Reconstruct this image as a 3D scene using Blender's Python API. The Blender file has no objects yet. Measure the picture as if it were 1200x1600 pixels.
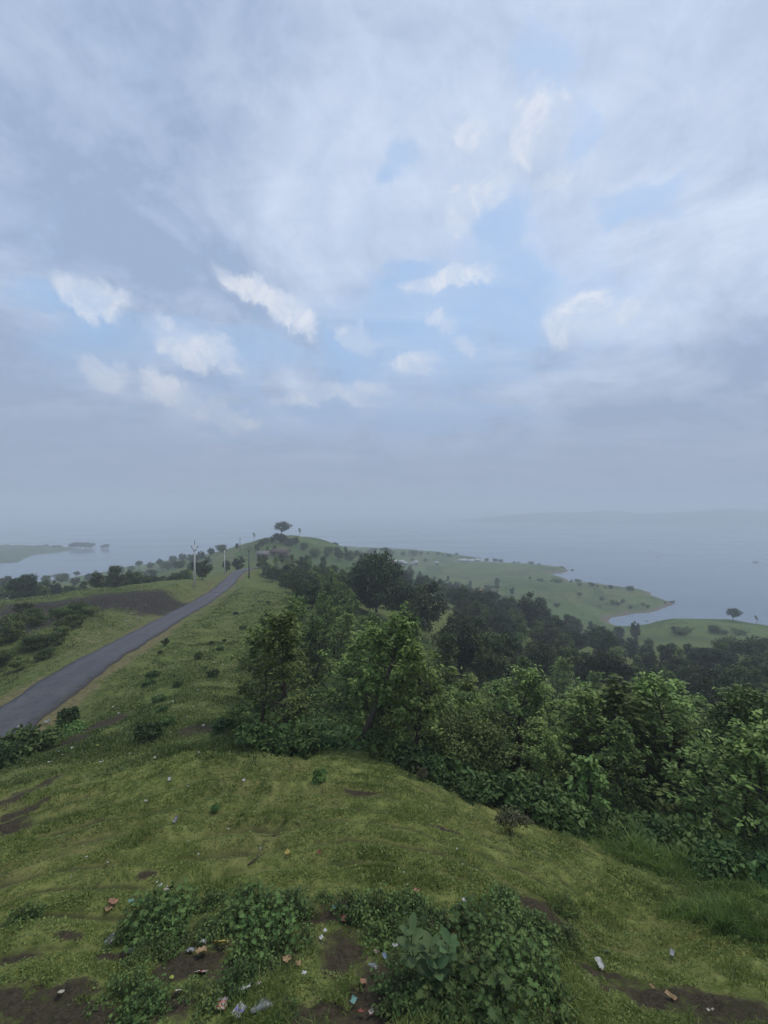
import bpy, math, random
import numpy as np
from mathutils import Vector, Matrix

random.seed(7)
RNG = np.random.default_rng(11)
SC = bpy.context.scene
COL = SC.collection
FP = 640.0          # focal length of the photograph in its own pixels (1200 wide)
HZ = 797.0          # row of the horizon in the photograph
CZ = 60.0           # height of the eye above the lake

# ------------------------------------------------------------------ camera
cam_d = bpy.data.cameras.new('camera')
cam = bpy.data.objects.new('camera', cam_d)
COL.objects.link(cam)
cam.location = (0, 0, CZ)
cam.rotation_euler = (math.radians(90), 0, 0)
cam_d.sensor_fit = 'HORIZONTAL'
cam_d.sensor_width = 36.0
cam_d.lens = 36.0 * FP / 1200.0
cam_d.shift_y = -3.0 / 1600.0
cam_d.clip_start = 0.1
cam_d.clip_end = 30000
SC.camera = cam

# ------------------------------------------------------------------ colour management
SC.view_settings.view_transform = 'Standard'
SC.view_settings.look = 'None'
SC.view_settings.exposure = 0.15
SC.view_settings.gamma = 1.0
SC.render.engine = 'CYCLES'
SC.cycles.use_denoising = True
try:
    SC.cycles.denoiser = 'OPENIMAGEDENOISE'
except Exception:
    pass
SC.cycles.max_bounces = 6
SC.cycles.diffuse_bounces = 3
SC.cycles.glossy_bounces = 2
SC.cycles.transmission_bounces = 3
SC.cycles.volume_bounces = 1
SC.cycles.transparent_max_bounces = 8
SC.cycles.caustics_reflective = False
SC.cycles.caustics_refractive = False

# ------------------------------------------------------------------ node helpers
class NT:
    def __init__(self, tree):
        self.t = tree
    def n(self, typ, **kw):
        nd = self.t.nodes.new(typ)
        for k, v in kw.items():
            setattr(nd, k, v)
        return nd
    def put(self, sock, v):
        if v is None:
            return
        if isinstance(v, bpy.types.NodeSocket):
            self.t.links.new(v, sock)
        else:
            if isinstance(v, (tuple, list)) and sock.type == 'RGBA' and len(v) == 3:
                v = (*v, 1.0)
            sock.default_value = v
    def math(self, op, a, b=None, c=None, clamp=False):
        nd = self.n('ShaderNodeMath', operation=op)
        nd.use_clamp = clamp
        for s, v in zip(nd.inputs, (a, b, c)):
            self.put(s, v)
        return nd.outputs[0]
    def vmath(self, op, a, b=None, scale=None):
        nd = self.n('ShaderNodeVectorMath', operation=op)
        self.put(nd.inputs[0], a)
        if b is not None:
            self.put(nd.inputs[1], b)
        if scale is not None:
            self.put(nd.inputs['Scale'], scale)
        return nd.outputs['Value'] if op in ('DOT_PRODUCT', 'LENGTH') else nd.outputs[0]
    def ramp(self, v, a, b, x=0.0, y=1.0, smooth=True):
        nd = self.n('ShaderNodeMapRange')
        nd.interpolation_type = 'SMOOTHSTEP' if smooth else 'LINEAR'
        nd.clamp = True
        self.put(nd.inputs['Value'], v)
        for k, q in zip(('From Min', 'From Max', 'To Min', 'To Max'), (a, b, x, y)):
            self.put(nd.inputs[k], q)
        return nd.outputs[0]
    def mix(self, f, a, b, mode='MIX'):
        nd = self.n('ShaderNodeMix', data_type='RGBA', blend_type=mode)
        nd.clamp_factor = True
        self.put(nd.inputs[0], f)
        self.put(nd.inputs[6], a)
        self.put(nd.inputs[7], b)
        return nd.outputs[2]
    def noise(self, vec, scale, detail=4.0, rough=0.55, distort=0.0, color=False):
        nd = self.n('ShaderNodeTexNoise')
        if vec is not None:
            self.put(nd.inputs['Vector'], vec)
        nd.inputs['Scale'].default_value = scale
        nd.inputs['Detail'].default_value = detail
        nd.inputs['Roughness'].default_value = rough
        nd.inputs['Distortion'].default_value = distort
        return nd.outputs['Color'] if color else nd.outputs['Fac']

def pix_dir(px, py):
    return Vector(((px - 600) / FP, 1.0, -(py - HZ) / FP)).normalized()

# ------------------------------------------------------------------ sky (world)
SUN_ELEV, SUN_ROT = math.radians(58), math.radians(50)     # high, to the right of the view, veiled by cloud
world = bpy.data.worlds.new('World')
SC.world = world
world.use_nodes = True
wt = world.node_tree
wt.nodes.clear()
W = NT(wt)
wout = W.n('ShaderNodeOutputWorld')
bg = W.n('ShaderNodeBackground')
STR = 0.1
bg.inputs['Strength'].default_value = STR
wt.links.new(bg.outputs[0], wout.inputs['Surface'])
sky = W.n('ShaderNodeTexSky', sky_type='NISHITA')
sky.sun_disc = False
sky.sun_elevation = SUN_ELEV
sky.sun_rotation = SUN_ROT
sky.air_density = 1.0
sky.dust_density = 2.0
tc = W.n('ShaderNodeTexCoord')
D = W.vmath('NORMALIZE', tc.outputs['Generated'])
sx = W.n('ShaderNodeSeparateXYZ')
W.put(sx.inputs[0], D)
dx, dy, dz = sx.outputs
den = W.math('ADD', W.math('MAXIMUM', dz, 0.0), 0.16)
cp = W.n('ShaderNodeCombineXYZ')
W.put(cp.inputs[0], W.math('DIVIDE', dx, den))
W.put(cp.inputs[1], W.math('DIVIDE', dy, den))
P = cp.outputs[0]
n_big = W.noise(P, 0.75, 5, 0.5, 0.4)
n_mid = W.noise(P, 2.6, 8, 0.58, 0.25)
n_col = W.noise(P, 2.0, 7, 0.62, 0.2, color=True)
# streaks: soft long bands of the upper deck
mp = W.n('ShaderNodeMapping')
mp.inputs['Rotation'].default_value = (0, 0, math.radians(35))
mp.inputs['Scale'].default_value = (0.7, 2.2, 1)
W.put(mp.inputs['Vector'], P)
n_str = W.noise(mp.outputs[0], 1.1, 5, 0.55, 0.5)
warp = W.vmath('SCALE', W.vmath('SUBTRACT', n_col, (0.5, 0.5, 0.5)), scale=0.30)
DW = W.vmath('ADD', D, warp)

def blob(px, py, rx, ry, rot=0.0, src=None):
    c = pix_dir(px, py)
    right = Vector((c.y, -c.x, 0)).normalized()
    up = right.cross(c)
    ca, sa = math.cos(math.radians(rot)), math.sin(math.radians(rot))
    r2 = (right * ca + up * sa) / rx
    u2 = (up * ca - right * sa) / ry
    src = src or DW
    a = W.vmath('DOT_PRODUCT', src, tuple(r2))
    b = W.vmath('DOT_PRODUCT', src, tuple(u2))
    q = W.math('MULTIPLY_ADD', a, a, W.math('MULTIPLY', b, b))
    return W.ramp(q, 1.5, 0.05)

def vmax(lst):
    o = lst[0]
    for x in lst[1:]:
        o = W.math('MAXIMUM', o, x)
    return o

holes = [blob(690, 520, 0.42, 0.17, 4), blob(330, 560, 0.36, 0.07, 8), blob(830, 105, 0.045, 0.10, 10), blob(880, 235, 0.035, 0.055, 0),
         blob(632, 246, 0.045, 0.03, 0), blob(640, 412, 0.07, 0.03, -10), blob(775, 375, 0.07, 0.075, 20), blob(985, 330, 0.10, 0.035, 10),
         blob(170, 510, 0.16, 0.03, -12), blob(540, 655, 0.55, 0.07, 0)]
hole = vmax(holes)
n_dir = W.noise(D, 5.0, 8, 0.6, 0.6)
hole = W.math('MULTIPLY_ADD', W.math('SUBTRACT', n_dir, 0.5), 2.0, hole)
n_edge = W.noise(D, 13.0, 9, 0.65, 0.6)
hole = W.math('MULTIPLY_ADD', W.math('SUBTRACT', n_edge, 0.5), 1.5, hole)
hole = W.ramp(hole, 0.0, 1.45)
n_puff = W.noise(D, 12.0, 10, 0.66, 0.5)
n_soft = W.noise(P, 1.5, 9, 0.60, 0.9)
n_pc = W.noise(D, 8.0, 6, 0.65, 0.4, color=True)
DW2 = W.vmath('ADD', D, W.vmath('SCALE', W.vmath('SUBTRACT', n_pc, (0.5, 0.5, 0.5)), scale=0.15))
puffs = [blob(275, 610, 0.075, 0.038, -14, DW2), blob(335, 640, 0.105, 0.042, -16, DW2), blob(175, 590, 0.062, 0.036, -10, DW2), blob(400, 460, 0.085, 0.032, -18, DW2), blob(455, 490, 0.085, 0.036, -24, DW2),
         blob(140, 468, 0.060, 0.026, -20, DW2), blob(557, 527, 0.050, 0.030, -35, DW2), blob(655, 566, 0.070, 0.038, -6, DW2),
         blob(690, 510, 0.050, 0.020, -30, DW2), blob(735, 545, 0.030, 0.016, -20, DW2), blob(915, 495, 0.10, 0.050, 10, DW2), blob(755, 310, 0.080, 0.040, 30, DW2),
         blob(840, 195, 0.05, 0.06, 0, DW2), blob(730, 195, 0.04, 0.035, 0, DW2), blob(875, 275, 0.03, 0.02, 0, DW2), blob(310, 540, 0.12, 0.034, -14, DW2), blob(700, 435, 0.11, 0.026, 5, DW2), blob(520, 615, 0.16, 0.028, 4, DW2)]
puff = vmax(puffs)
bright = [blob(860, 300, 0.40, 0.24, 0), blob(1120, 80, 0.45, 0.35, 0), blob(640, 170, 0.35, 0.30, 0), blob(520, 330, 0.30, 0.12, 0)]
dark = [blob(150, 380, 0.38, 0.14, 0), blob(60, 180, 0.35, 0.22, 0), blob(560, 60, 0.22, 0.08, 0), blob(1060, 640, 0.35, 0.14, 0)]
pn = W.math('MULTIPLY', W.math('SUBTRACT', n_puff, 0.5), 3.6)
pdens = W.math('MULTIPLY', W.ramp(W.math('ADD', puff, pn), 0.0, 1.7), W.ramp(puff, 0.0, 0.85))
# overcast deck: lighter to the right and up, darker to the left; two layers of torn cloud
f1 = W.math('MULTIPLY_ADD', dx, 0.22, 0.34)
f1 = W.math('MULTIPLY_ADD', vmax(bright), 0.24, f1)
f1 = W.math('MULTIPLY_ADD', vmax(dark), -0.14, f1)
f2 = W.math('MULTIPLY_ADD', dz, 0.22, f1)
f3 = W.math('MULTIPLY_ADD', W.math('SUBTRACT', n_big, 0.5), 1.0, f2)
f4 = W.math('MULTIPLY_ADD', W.math('SUBTRACT', n_str, 0.5), 1.3, f3)
f5 = W.math('MULTIPLY_ADD', W.math('SUBTRACT', n_soft, 0.5), 2.0, f4)
f5 = W.math('MULTIPLY_ADD', W.math('SUBTRACT', n_edge, 0.5), 0.75, f5, clamp=True)
K = 1.0 / STR
def rad(c, k=K):
    return (c[0] * k, c[1] * k, c[2] * k)
deck = W.mix(f5, rad((0.315, 0.41, 0.585)), rad((0.61, 0.70, 0.86)))
blue = W.mix(0.78, sky.outputs[0], rad((0.35, 0.54, 0.83)))
veil = W.ramp(n_soft, 0.40, 0.75, 0.88, 0.45)
c1 = W.mix(W.math('MULTIPLY', hole, veil), deck, blue)
c1 = W.mix(W.math('MULTIPLY', puff, 0.38), c1, rad((0.57, 0.65, 0.79)))
puffcol = W.mix(W.ramp(n_puff, 0.36, 0.66), rad((0.54, 0.62, 0.77)), rad((0.80, 0.81, 0.85)))
c2 = W.mix(W.math('MULTIPLY', pdens, 0.62), c1, puffcol)
hz_f = W.ramp(dz, 0.42, 0.03)
hz_f = W.math('MULTIPLY', hz_f, W.math('MULTIPLY_ADD', n_big, 0.25, 0.80), clamp=True)
c3 = W.mix(hz_f, c2, rad((0.305, 0.37, 0.50)))
wt.links.new(c3, bg.inputs['Color'])
world.cycles.sampling_method = 'MANUAL'
world.cycles.sample_map_resolution = 512

sun_d = bpy.data.lights.new('sun', 'SUN')
sun_d.energy = 1.5
sun_d.angle = math.radians(14)
sun_d.color = (1.0, 0.94, 0.82)
sun = bpy.data.objects.new('sun', sun_d)
COL.objects.link(sun)
# Nishita azimuth: rotation 0 is +Y, turning clockwise seen from above
sdir = Vector((math.sin(SUN_ROT) * math.cos(SUN_ELEV), math.cos(SUN_ROT) * math.cos(SUN_ELEV), math.sin(SUN_ELEV)))
sun.rotation_euler = sdir.to_track_quat('Z', 'Y').to_euler()
sun.location = (0, 0, 200)

# ------------------------------------------------------------------ numeric helpers
def sstep(a, b, x):
    t = np.clip((x - a) / (b - a), 0, 1)
    return t * t * (3 - 2 * t)

def hash2(ix, iy, s):
    h = (ix.astype(np.int64) * 374761393 + iy.astype(np.int64) * 668265263 + s * 982451653) & 0x7fffffff
    h = ((h ^ (h >> 13)) * 1274126177) & 0x7fffffff
    return ((h ^ (h >> 16)) & 0xffff) / 65535.0

def vnoise(x, y, s=0):
    ix, iy = np.floor(x), np.floor(y)
    fx, fy = x - ix, y - iy
    fx, fy = fx * fx * (3 - 2 * fx), fy * fy * (3 - 2 * fy)
    a, b = hash2(ix, iy, s), hash2(ix + 1, iy, s)
    c, d = hash2(ix, iy + 1, s), hash2(ix + 1, iy + 1, s)
    return (a + (b - a) * fx) * (1 - fy) + (c + (d - c) * fx) * fy - 0.5

def fbm(x, y, wl, octv=4, s=0):
    o, amp = 0, 1.0
    for k in range(octv):
        o = o + amp * vnoise(x / wl + 17.3 * k, y / wl - 9.1 * k, s + k)
        wl, amp = wl * 0.5, amp * 0.55
    return o

# ------------------------------------------------------------------ lie of the land
# seen points: (column, row, metres ahead);   hidden points: (column, metres ahead, metres below the eye)
SEEN = [
    (600, 1600, 4.0), (0, 1600, 4.2), (1200, 1600, 4.0), (300, 1600, 4.1), (900, 1600, 4.0),
    (600, 1500, 4.8), (600, 1400, 6.0), (600, 1300, 7.8), (640, 1215, 10.9), (500, 1190, 12.0), (400, 1190, 11.6),
    (0, 1450, 5.6), (0, 1300, 8.8), (0, 1210, 12.6), (200, 1400, 6.2), (200, 1300, 8.2), (400, 1400, 6.0), (400, 1300, 7.9),
    (300, 1180, 12.2), (150, 1185, 13.5), (700, 1240, 10.5), (800, 1270, 10.6), (900, 1300, 10.0), (1000, 1340, 9.2), (1100, 1375, 8.3),
    (1200, 1400, 7.8), (1000, 1450, 6.2), (1000, 1540, 4.9), (1200, 1500, 5.2), (800, 1400, 6.3), (800, 1500, 4.9), (850, 1330, 8.0),
    (550, 1160, 14.2), (0, 1172, 18.5), (300, 1100, 20), (200, 1110, 21), (300, 1050, 28), (380, 1100, 21), (400, 1050, 29), (340, 1000, 39),
    (450, 1000, 40), (380, 960, 55), (450, 950, 58), (400, 910, 95), (440, 912, 98), (440, 882, 150), (533, 923, 130), (680, 965, 90),
    (480, 839, 255), (440, 841, 245), (400, 847, 242), (540, 855, 300), (360, 860, 235), (510, 845, 265), (430, 862, 200), (480, 868, 210),
    (0, 1050, 31), (60, 1050, 31), (0, 1000, 37), (100, 1000, 37), (0, 962, 46), (60, 955, 50), (100, 945, 54), (177, 922, 66), (200, 935, 57), (282, 909, 76),
    (0, 930, 150), (60, 925, 165), (100, 915, 190), (200, 893, 330), (240, 886, 340), (300, 872, 330),
    (610, 876, 400), (650, 880, 430), (560, 862, 440), (700, 890, 390), (748, 928, 250), (700, 921, 250), (850, 960, 200), (900, 1000, 155),
    (870, 990, 160), (930, 1015, 140), (640, 900, 270), (800, 915, 300), (830, 985, 112), (893, 988, 152), (760, 895, 370), (620, 866, 480),
    (1060, 963, 178), (1000, 976, 180), (1200, 978, 172), (1130, 968, 176), (1050, 1000, 148), (1100, 1012, 122), (1180, 1000, 150), (980, 1000, 160),
]
HID = [
    (600, 20, -11.0), (600, 40, -16), (600, 90, -21.5), (600, 200, -33), (600, 300, -42),
    (700, 20, -12.0), (700, 40, -18.5), (700, 150, -33), (700, 200, -42), (500, 20, -11), (500, 40, -14.5), (500, 100, -19.5), (500, 160, -23), (500, 220, -23),
    (800, 20, -13), (800, 40, -20), (800, 80, -28), (900, 20, -14), (900, 40, -22), (900, 80, -31), (900, 115, -38), (1050, 14, -10.6), (1050, 20, -14), (1050, 40, -22), (1050, 80, -32),
    (1200, 14, -11), (1200, 20, -14.2), (1200, 40, -22), (1200, 80, -32), (1200, 120, -39), (1500, 14, -11.5), (1500, 40, -23), (1500, 150, -46),
    (100, 90, -20), (200, 100, -20), (100, 250, -44), (0, 250, -49), (200, 200, -36), (300, 100, -17.2), (300, 150, -24), (260, 260, -38),
    (350, 300, -30), (480, 330, -30), (480, 450, -44), (350, 420, -46), (0, 80, -17.5), (-200, 30, -12), (-200, 60, -16), (-200, 150, -36), (-200, 18, -11.5),
    (50, 24, -11.6), (-150, 20, -11.7), (950, 200, -57), (1050, 215, -57), (1200, 205, -57), (1000, 280, -56.5), (900, 300, -55), (860, 400, -57), (800, 390, -56), (950, 255, -57.5), (980, 270, -57),
    (600, 3.0, -4.75), (0, 3.0, -4.85), (1200, 3.0, -4.8),
]
def colx(px, d):
    return (px - 600) / FP * d
ctrl = []
for px, py, d in SEEN:
    ctrl.append((colx(px, d), d, -(py - HZ) / FP * d))
for px, d, h in HID:
    ctrl.append((colx(px, d), d, h))
for ang in (-150, -110, -75, 75, 110, 150, 180):
    for r, h in ((1.5, -4.6), (3.5, -4.8), (9, -6.2), (30, -12), (120, -28), (500, -55)):
        ctrl.append((math.sin(math.radians(ang)) * r, math.cos(math.radians(ang)) * r, h))
for ang in (-45, 0, 45):
    ctrl.append((math.sin(math.radians(ang)) * 1.4, math.cos(math.radians(ang)) * 1.4, -4.6))
ctrl = np.array(ctrl)

def logpolar(X, Y):
    return np.arctan2(X, Y) * 1.4, np.log(np.maximum(np.hypot(X, Y), 1.2))
CA, CL = logpolar(ctrl[:, 0], ctrl[:, 1])
def tps_k(r2):
    return 0.5 * r2 * np.log(np.maximum(r2, 1e-12))
# heights are interpolated as slope-below-the-eye so that near and far points weigh alike
CR = np.hypot(ctrl[:, 0], ctrl[:, 1])
val = ctrl[:, 2] / np.maximum(CR, 1.2) ** 0.6
N = len(ctrl)
A = np.zeros((N + 3, N + 3))
A[:N, :N] = tps_k((CA[:, None] - CA[None]) ** 2 + (CL[:, None] - CL[None]) ** 2) + np.eye(N) * 0.004
A[:N, N] = 1; A[:N, N + 1] = CA; A[:N, N + 2] = CL
A[N:, :N] = A[:N, N:].T
TW = np.linalg.solve(A, np.concatenate([val, np.zeros(3)]))
def tps(X, Y):
    X = np.asarray(X, float).ravel(); Y = np.asarray(Y, float).ravel()
    out = np.empty(len(X))
    for i in range(0, len(X), 20000):
        a, l = logpolar(X[i:i + 20000], Y[i:i + 20000])
        k = tps_k((a[:, None] - CA[None]) ** 2 + (l[:, None] - CL[None]) ** 2)
        out[i:i + 20000] = (k @ TW[:N] + TW[N] + TW[N + 1] * a + TW[N + 2] * l) * np.exp(l) ** 0.6
    return out

# shoreline of the headland, as (column, metres ahead); the lake lies outside it
SHORE = [(-900, 190), (-300, 262), (0, 305), (60, 330), (121, 362), (147, 378), (230, 436), (260, 470), (330, 560), (450, 630), (560, 650), (640, 630), (690, 590),
         (720, 545), (757, 512), (745, 500), (712, 495), (716, 478), (745, 480), (757, 486), (790, 472), (820, 462), (850, 447), (872, 428), (891, 412), (884, 400),
         (862, 389), (868, 372), (891, 353), (880, 342), (862, 338), (900, 333), (960, 318), (1000, 307), (1018, 299), (1012, 292), (1030, 280), (1053, 264), (1042, 254),
         (1012, 241), (985, 237), (958, 228), (950, 221), (962, 213), (1000, 206), (1060, 214), (1130, 214), (1200, 207), (1500, 190), (2300, 150)]
poly = [(colx(px, d), d) for px, d in SHORE] + [(420, 60), (520, -200), (300, -700), (-300, -700), (-560, -200), (-470, 80)]
poly = np.array(poly)
def poly_sd(X, Y, pg):
    """signed distance to a polygon, positive inside"""
    dmin = np.full(len(X), 1e18)
    inside = np.zeros(len(X), bool)
    n = len(pg)
    for i in range(n):
        ax, ay = pg[i]; bx, by = pg[(i + 1) % n]
        ex, ey = bx - ax, by - ay
        t = np.clip(((X - ax) * ex + (Y - ay) * ey) / (ex * ex + ey * ey), 0, 1)
        dmin = np.minimum(dmin, (X - ax - t * ex) ** 2 + (Y - ay - t * ey) ** 2)
        c = (ay > Y) != (by > Y)
        xi = ax + (Y - ay) * ex / (ey if ey != 0 else 1e-9)
        inside ^= c & (X < xi)
    return np.where(inside, 1, -1) * np.sqrt(dmin)

# the road's centre line: (x, y, height below the eye)
ROAD = np.array([(-17.5, 2, -11.9), (-18.6, 10, -11.75), (-19.4, 16, -11.7), (-20.1, 20, -11.6), (-20.85, 24, -11.45), (-21.5, 29, -11.35), (-22.5, 34, -11.65), (-24.3, 42, -12.45), (-26.3, 50, -13.3), (-29.6, 66, -14.75),
                 (-33.8, 86, -16.1), (-38.7, 106, -16.8), (-40.2, 116, -16.9), (-39.6, 126, -17.6), (-37.5, 138, -19.0), (-34, 152, -20.2)])
def spline(pts, n):
    P_ = np.vstack([2 * pts[0] - pts[1], pts, 2 * pts[-1] - pts[-2]])
    out = []
    for i in range(len(pts) - 1):
        p0, p1, p2, p3 = P_[i:i + 4]
        for t in np.linspace(0, 1, n, endpoint=False):
            out.append(0.5 * ((2 * p1) + (-p0 + p2) * t + (2 * p0 - 5 * p1 + 4 * p2 - p3) * t * t + (-p0 + 3 * p1 - 3 * p2 + p3) * t ** 3))
    out.append(pts[-1])
    return np.array(out)
RL = spline(ROAD, 8)
RHALF = 1.55
def road_dist(X, Y):
    best = np.full(len(X), 1e18); z = np.zeros(len(X)); side = np.zeros(len(X))
    for i in range(len(RL) - 1):
        ax, ay, az = RL[i]; bx, by, bz = RL[i + 1]
        ex, ey = bx - ax, by - ay
        t = np.clip(((X - ax) * ex + (Y - ay) * ey) / (ex * ex + ey * ey), 0, 1)
        d2 = (X - ax - t * ex) ** 2 + (Y - ay - t * ey) ** 2
        m = d2 < best
        best = np.where(m, d2, best); z = np.where(m, az + t * (bz - az), z)
        side = np.where(m, np.sign((X - ax) * ey - (Y - ay) * ex), side)
    return np.sqrt(best), z, side

def ground(X, Y, full=False):
    """height of the ground above the lake"""
    shp = np.shape(X)
    X = np.asarray(X, float).ravel(); Y = np.asarray(Y, float).ravel()
    r = np.hypot(X, Y)
    h = tps(X, Y)
    base = h.copy()
    amp = sstep(8, 60, r)
    h = h + fbm(X, Y, 14, 4, 3) * 1.1 * amp + fbm(X, Y, 60, 3, 5) * 3.0 * sstep(120, 260, r)
    h = h + fbm(X, Y, 2.2, 3, 8) * 0.16 * sstep(3, 8, r) + fbm(X, Y, 0.55, 3, 9) * 0.055
    # terracettes on the mown slope: small treads that follow the contour
    near = sstep(5.8, 7.2, r) * (1 - sstep(12.5, 14.5, r))
    ph = (base + 0.16 * fbm(X, Y, 3.0, 3, 21) + 0.02 * fbm(X, Y, 0.5, 2, 22)) * 5.2
    fr = ph - np.floor(ph)
    h = h + near * 0.15 * (np.abs(fr - 0.5) * 2 - 0.5) * (0.5 + 1.2 * np.clip(fbm(X, Y, 3.0, 2, 23) + 0.4, 0, 1))
    rd, rz, side = road_dist(X, Y)
    w = 1 - sstep(2.3, 6.5, rd)
    h = h * (1 - w) + (rz - 0.06 - 0.05 * sstep(0, 2.3, rd)) * w
    h = np.where(rd < 2.0, rz - 0.10, h)
    z = h + CZ
    sd = poly_sd(X + fbm(X, Y, 25, 3, 31) * 3, Y + fbm(X, Y, 25, 3, 32) * 3, poly)
    zin = np.maximum(z, 1.2 + fbm(X, Y, 30, 2, 12)) * (1 - np.exp(-np.maximum(sd, 0) / 7.0))
    z = np.where(r < 120, z, np.where(sd > 0, zin, np.maximum(0.25 * sd, -2.5)))
    if full:
        return z, dict(road=rd, side=side, sd=sd, r=r, fr=fr, near=near)
    return z.reshape(shp)

def gz(x, y):
    return float(ground(np.array([x]), np.array([y]))[0])

def hit(px, py, d0=2.5, d1=700.0):
    """where the ground lies along the line of sight through a pixel of the photograph"""
    d = np.exp(np.linspace(math.log(d0), math.log(d1), 500))
    X = (px - 600) / FP * d
    ray = CZ - (py - HZ) / FP * d
    g = ground(X, d)
    k = np.where(g >= ray)[0]
    i = k[0] if len(k) else len(d) - 1
    return float(X[i]), float(d[i]), float(g[i])

# ------------------------------------------------------------------ mesh helpers
def mesh_np(name, verts, faces, tint=None, smooth=False, extra=None):
    """verts (V,3), faces: list of integer arrays (F,k)"""
    me = bpy.data.meshes.new(name)
    verts = np.ascontiguousarray(verts, dtype=np.float32)
    if not isinstance(faces, list):
        faces = [faces]
    idx = np.concatenate([f.ravel() for f in faces]).astype(np.int32)
    sizes = np.concatenate([np.full(len(f), f.shape[1], np.int32) for f in faces])
    starts = np.concatenate([[0], np.cumsum(sizes)[:-1]]).astype(np.int32)
    me.vertices.add(len(verts)); me.vertices.foreach_set('co', verts.ravel())
    me.loops.add(len(idx)); me.loops.foreach_set('vertex_index', idx)
    me.polygons.add(len(sizes)); me.polygons.foreach_set('loop_start', starts)
    try:
        me.polygons.foreach_set('loop_total', sizes)
    except Exception:
        pass
    if smooth:
        me.polygons.foreach_set('use_smooth', np.ones(len(sizes), bool))
    me.update(calc_edges=True)
    me.validate()
    at = dict(extra or {})
    if tint is not None:
        at['tint'] = tint
    for k, v in at.items():
        a = me.attributes.new(k, 'FLOAT', 'POINT')
        a.data.foreach_set('value', np.ascontiguousarray(v, dtype=np.float32))
    return me

class Geo:
    """collects pieces of one mesh"""
    def __init__(self):
        self.v, self.f, self.t, self.n = [], {}, [], 0
    def add(self, v, faces, tint=0.5):
        v = np.asarray(v, float)
        for f in faces if isinstance(faces, list) else [faces]:
            f = np.asarray(f, int)
            self.f.setdefault(f.shape[1], []).append(f + self.n)
        self.v.append(v)
        self.t.append(np.full(len(v), tint) if np.isscalar(tint) else np.asarray(tint))
        self.n += len(v)
    def tube(self, pts, radii, sides=7, tint=0.5, cap=True):
        pts = np.asarray(pts, float); n = len(pts)
        vs = []
        for i in range(n):
            a = pts[min(i + 1, n - 1)] - pts[max(i - 1, 0)]
            a = a / (np.linalg.norm(a) + 1e-9)
            u = np.cross(a, (0.3, 1, 0.2)) if abs(a[1]) < 0.9 else np.cross(a, (1, 0, 0.2))
            u /= np.linalg.norm(u); w = np.cross(a, u)
            for k in range(sides):
                an = 2 * math.pi * k / sides
                vs.append(pts[i] + radii[i] * (u * math.cos(an) + w * math.sin(an)))
        f = []
        for i in range(n - 1):
            for k in range(sides):
                f.append((i * sides + k, i * sides + (k + 1) % sides, (i + 1) * sides + (k + 1) % sides, (i + 1) * sides + k))
        fs = [np.array(f)]
        if cap:
            fs.append(np.array([list(range(sides))[::-1], [(n - 1) * sides + k for k in range(sides)]]))
        self.add(vs, fs, tint)
    def box(self, c, s, rz=0.0, tint=0.5, taper=1.0):
        x, y, z = (q / 2 for q in s)
        ca, sa = math.cos(rz), math.sin(rz)
        vs = []
        for zz, k in ((-z, 1.0), (z, taper)):
            for xx, yy in ((-x, -y), (x, -y), (x, y), (-x, y)):
                xx, yy = xx * k, yy * k
                vs.append((c[0] + xx * ca - yy * sa, c[1] + xx * sa + yy * ca, c[2] + zz))
        self.add(vs, np.array([(3, 2, 1, 0), (4, 5, 6, 7), (0, 1, 5, 4), (1, 2, 6, 5), (2, 3, 7, 6), (3, 0, 4, 7)]), tint)
    def mesh(self, name, smooth=False):
        return mesh_np(name, np.concatenate(self.v), [np.concatenate(x) for x in self.f.values()], np.concatenate(self.t), smooth)

LEAF = np.array([(0, 0), (0.30, 0.40), (0.72, 0.36), (1, 0), (0.72, -0.36), (0.30, -0.40)])
LEAF_F = np.array([(0, 1, 2, 3), (0, 3, 4, 5)])
def unit(a):
    return a / (np.linalg.norm(a, axis=-1, keepdims=True) + 1e-9)
def leaf_arrays(pos, axis, up, length, width, fold=0.25, droop=0.25, outline=LEAF, faces=LEAF_F):
    """one folded, drooping leaf per row of pos"""
    n, k = len(pos), len(outline)
    axis = unit(axis)
    side = unit(np.cross(up, axis)); nor = np.cross(axis, side)
    x = outline[:, 0][None, :, None]; y = outline[:, 1][None, :, None]
    L = np.asarray(length).reshape(-1, 1, 1); Wd = np.asarray(width).reshape(-1, 1, 1)
    v = pos[:, None, :] + axis[:, None, :] * x * L + side[:, None, :] * y * Wd + nor[:, None, :] * (np.abs(y) * Wd * fold - x * x * droop * L)
    f = (faces[None] + (np.arange(n) * k)[:, None, None]).reshape(-1, faces.shape[1])
    return v.reshape(-1, 3), f
def add_leaves(g, pos, axis, up, length, width, tint, **kw):
    v, f = leaf_arrays(pos, axis, up, length, width, **kw)
    k = len(v) // len(pos)
    g.add(v, f, np.repeat(tint, k))

def rand_dirs(n):
    d = RNG.normal(size=(n, 3))
    return unit(d)

# ------------------------------------------------------------------ object helpers
def obj(name, me, mat, parent=None, loc=None):
    o = bpy.data.objects.new(name, me)
    if mat is not None and len(me.materials) == 0:
        me.materials.append(mat)
    COL.objects.link(o)
    if parent is not None:
        o.parent = parent
    if loc is not None:
        o.location = loc
    return o
def empty(name, loc=(0, 0, 0)):
    o = bpy.data.objects.new(name, None)
    o.empty_display_size = 0.3
    COL.objects.link(o)
    o.location = loc
    return o
def tag(o, label=None, cat=None, group=None, kind=None):
    if label: o['label'] = label
    if cat: o['category'] = cat
    if group: o['group'] = group
    if kind: o['kind'] = kind
    return o
def copy_tree(o, parent=None):
    c = o.copy()
    COL.objects.link(c)
    if parent is not None:
        c.parent = parent
    for ch in o.children:
        copy_tree(ch, c)
    return c

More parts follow.
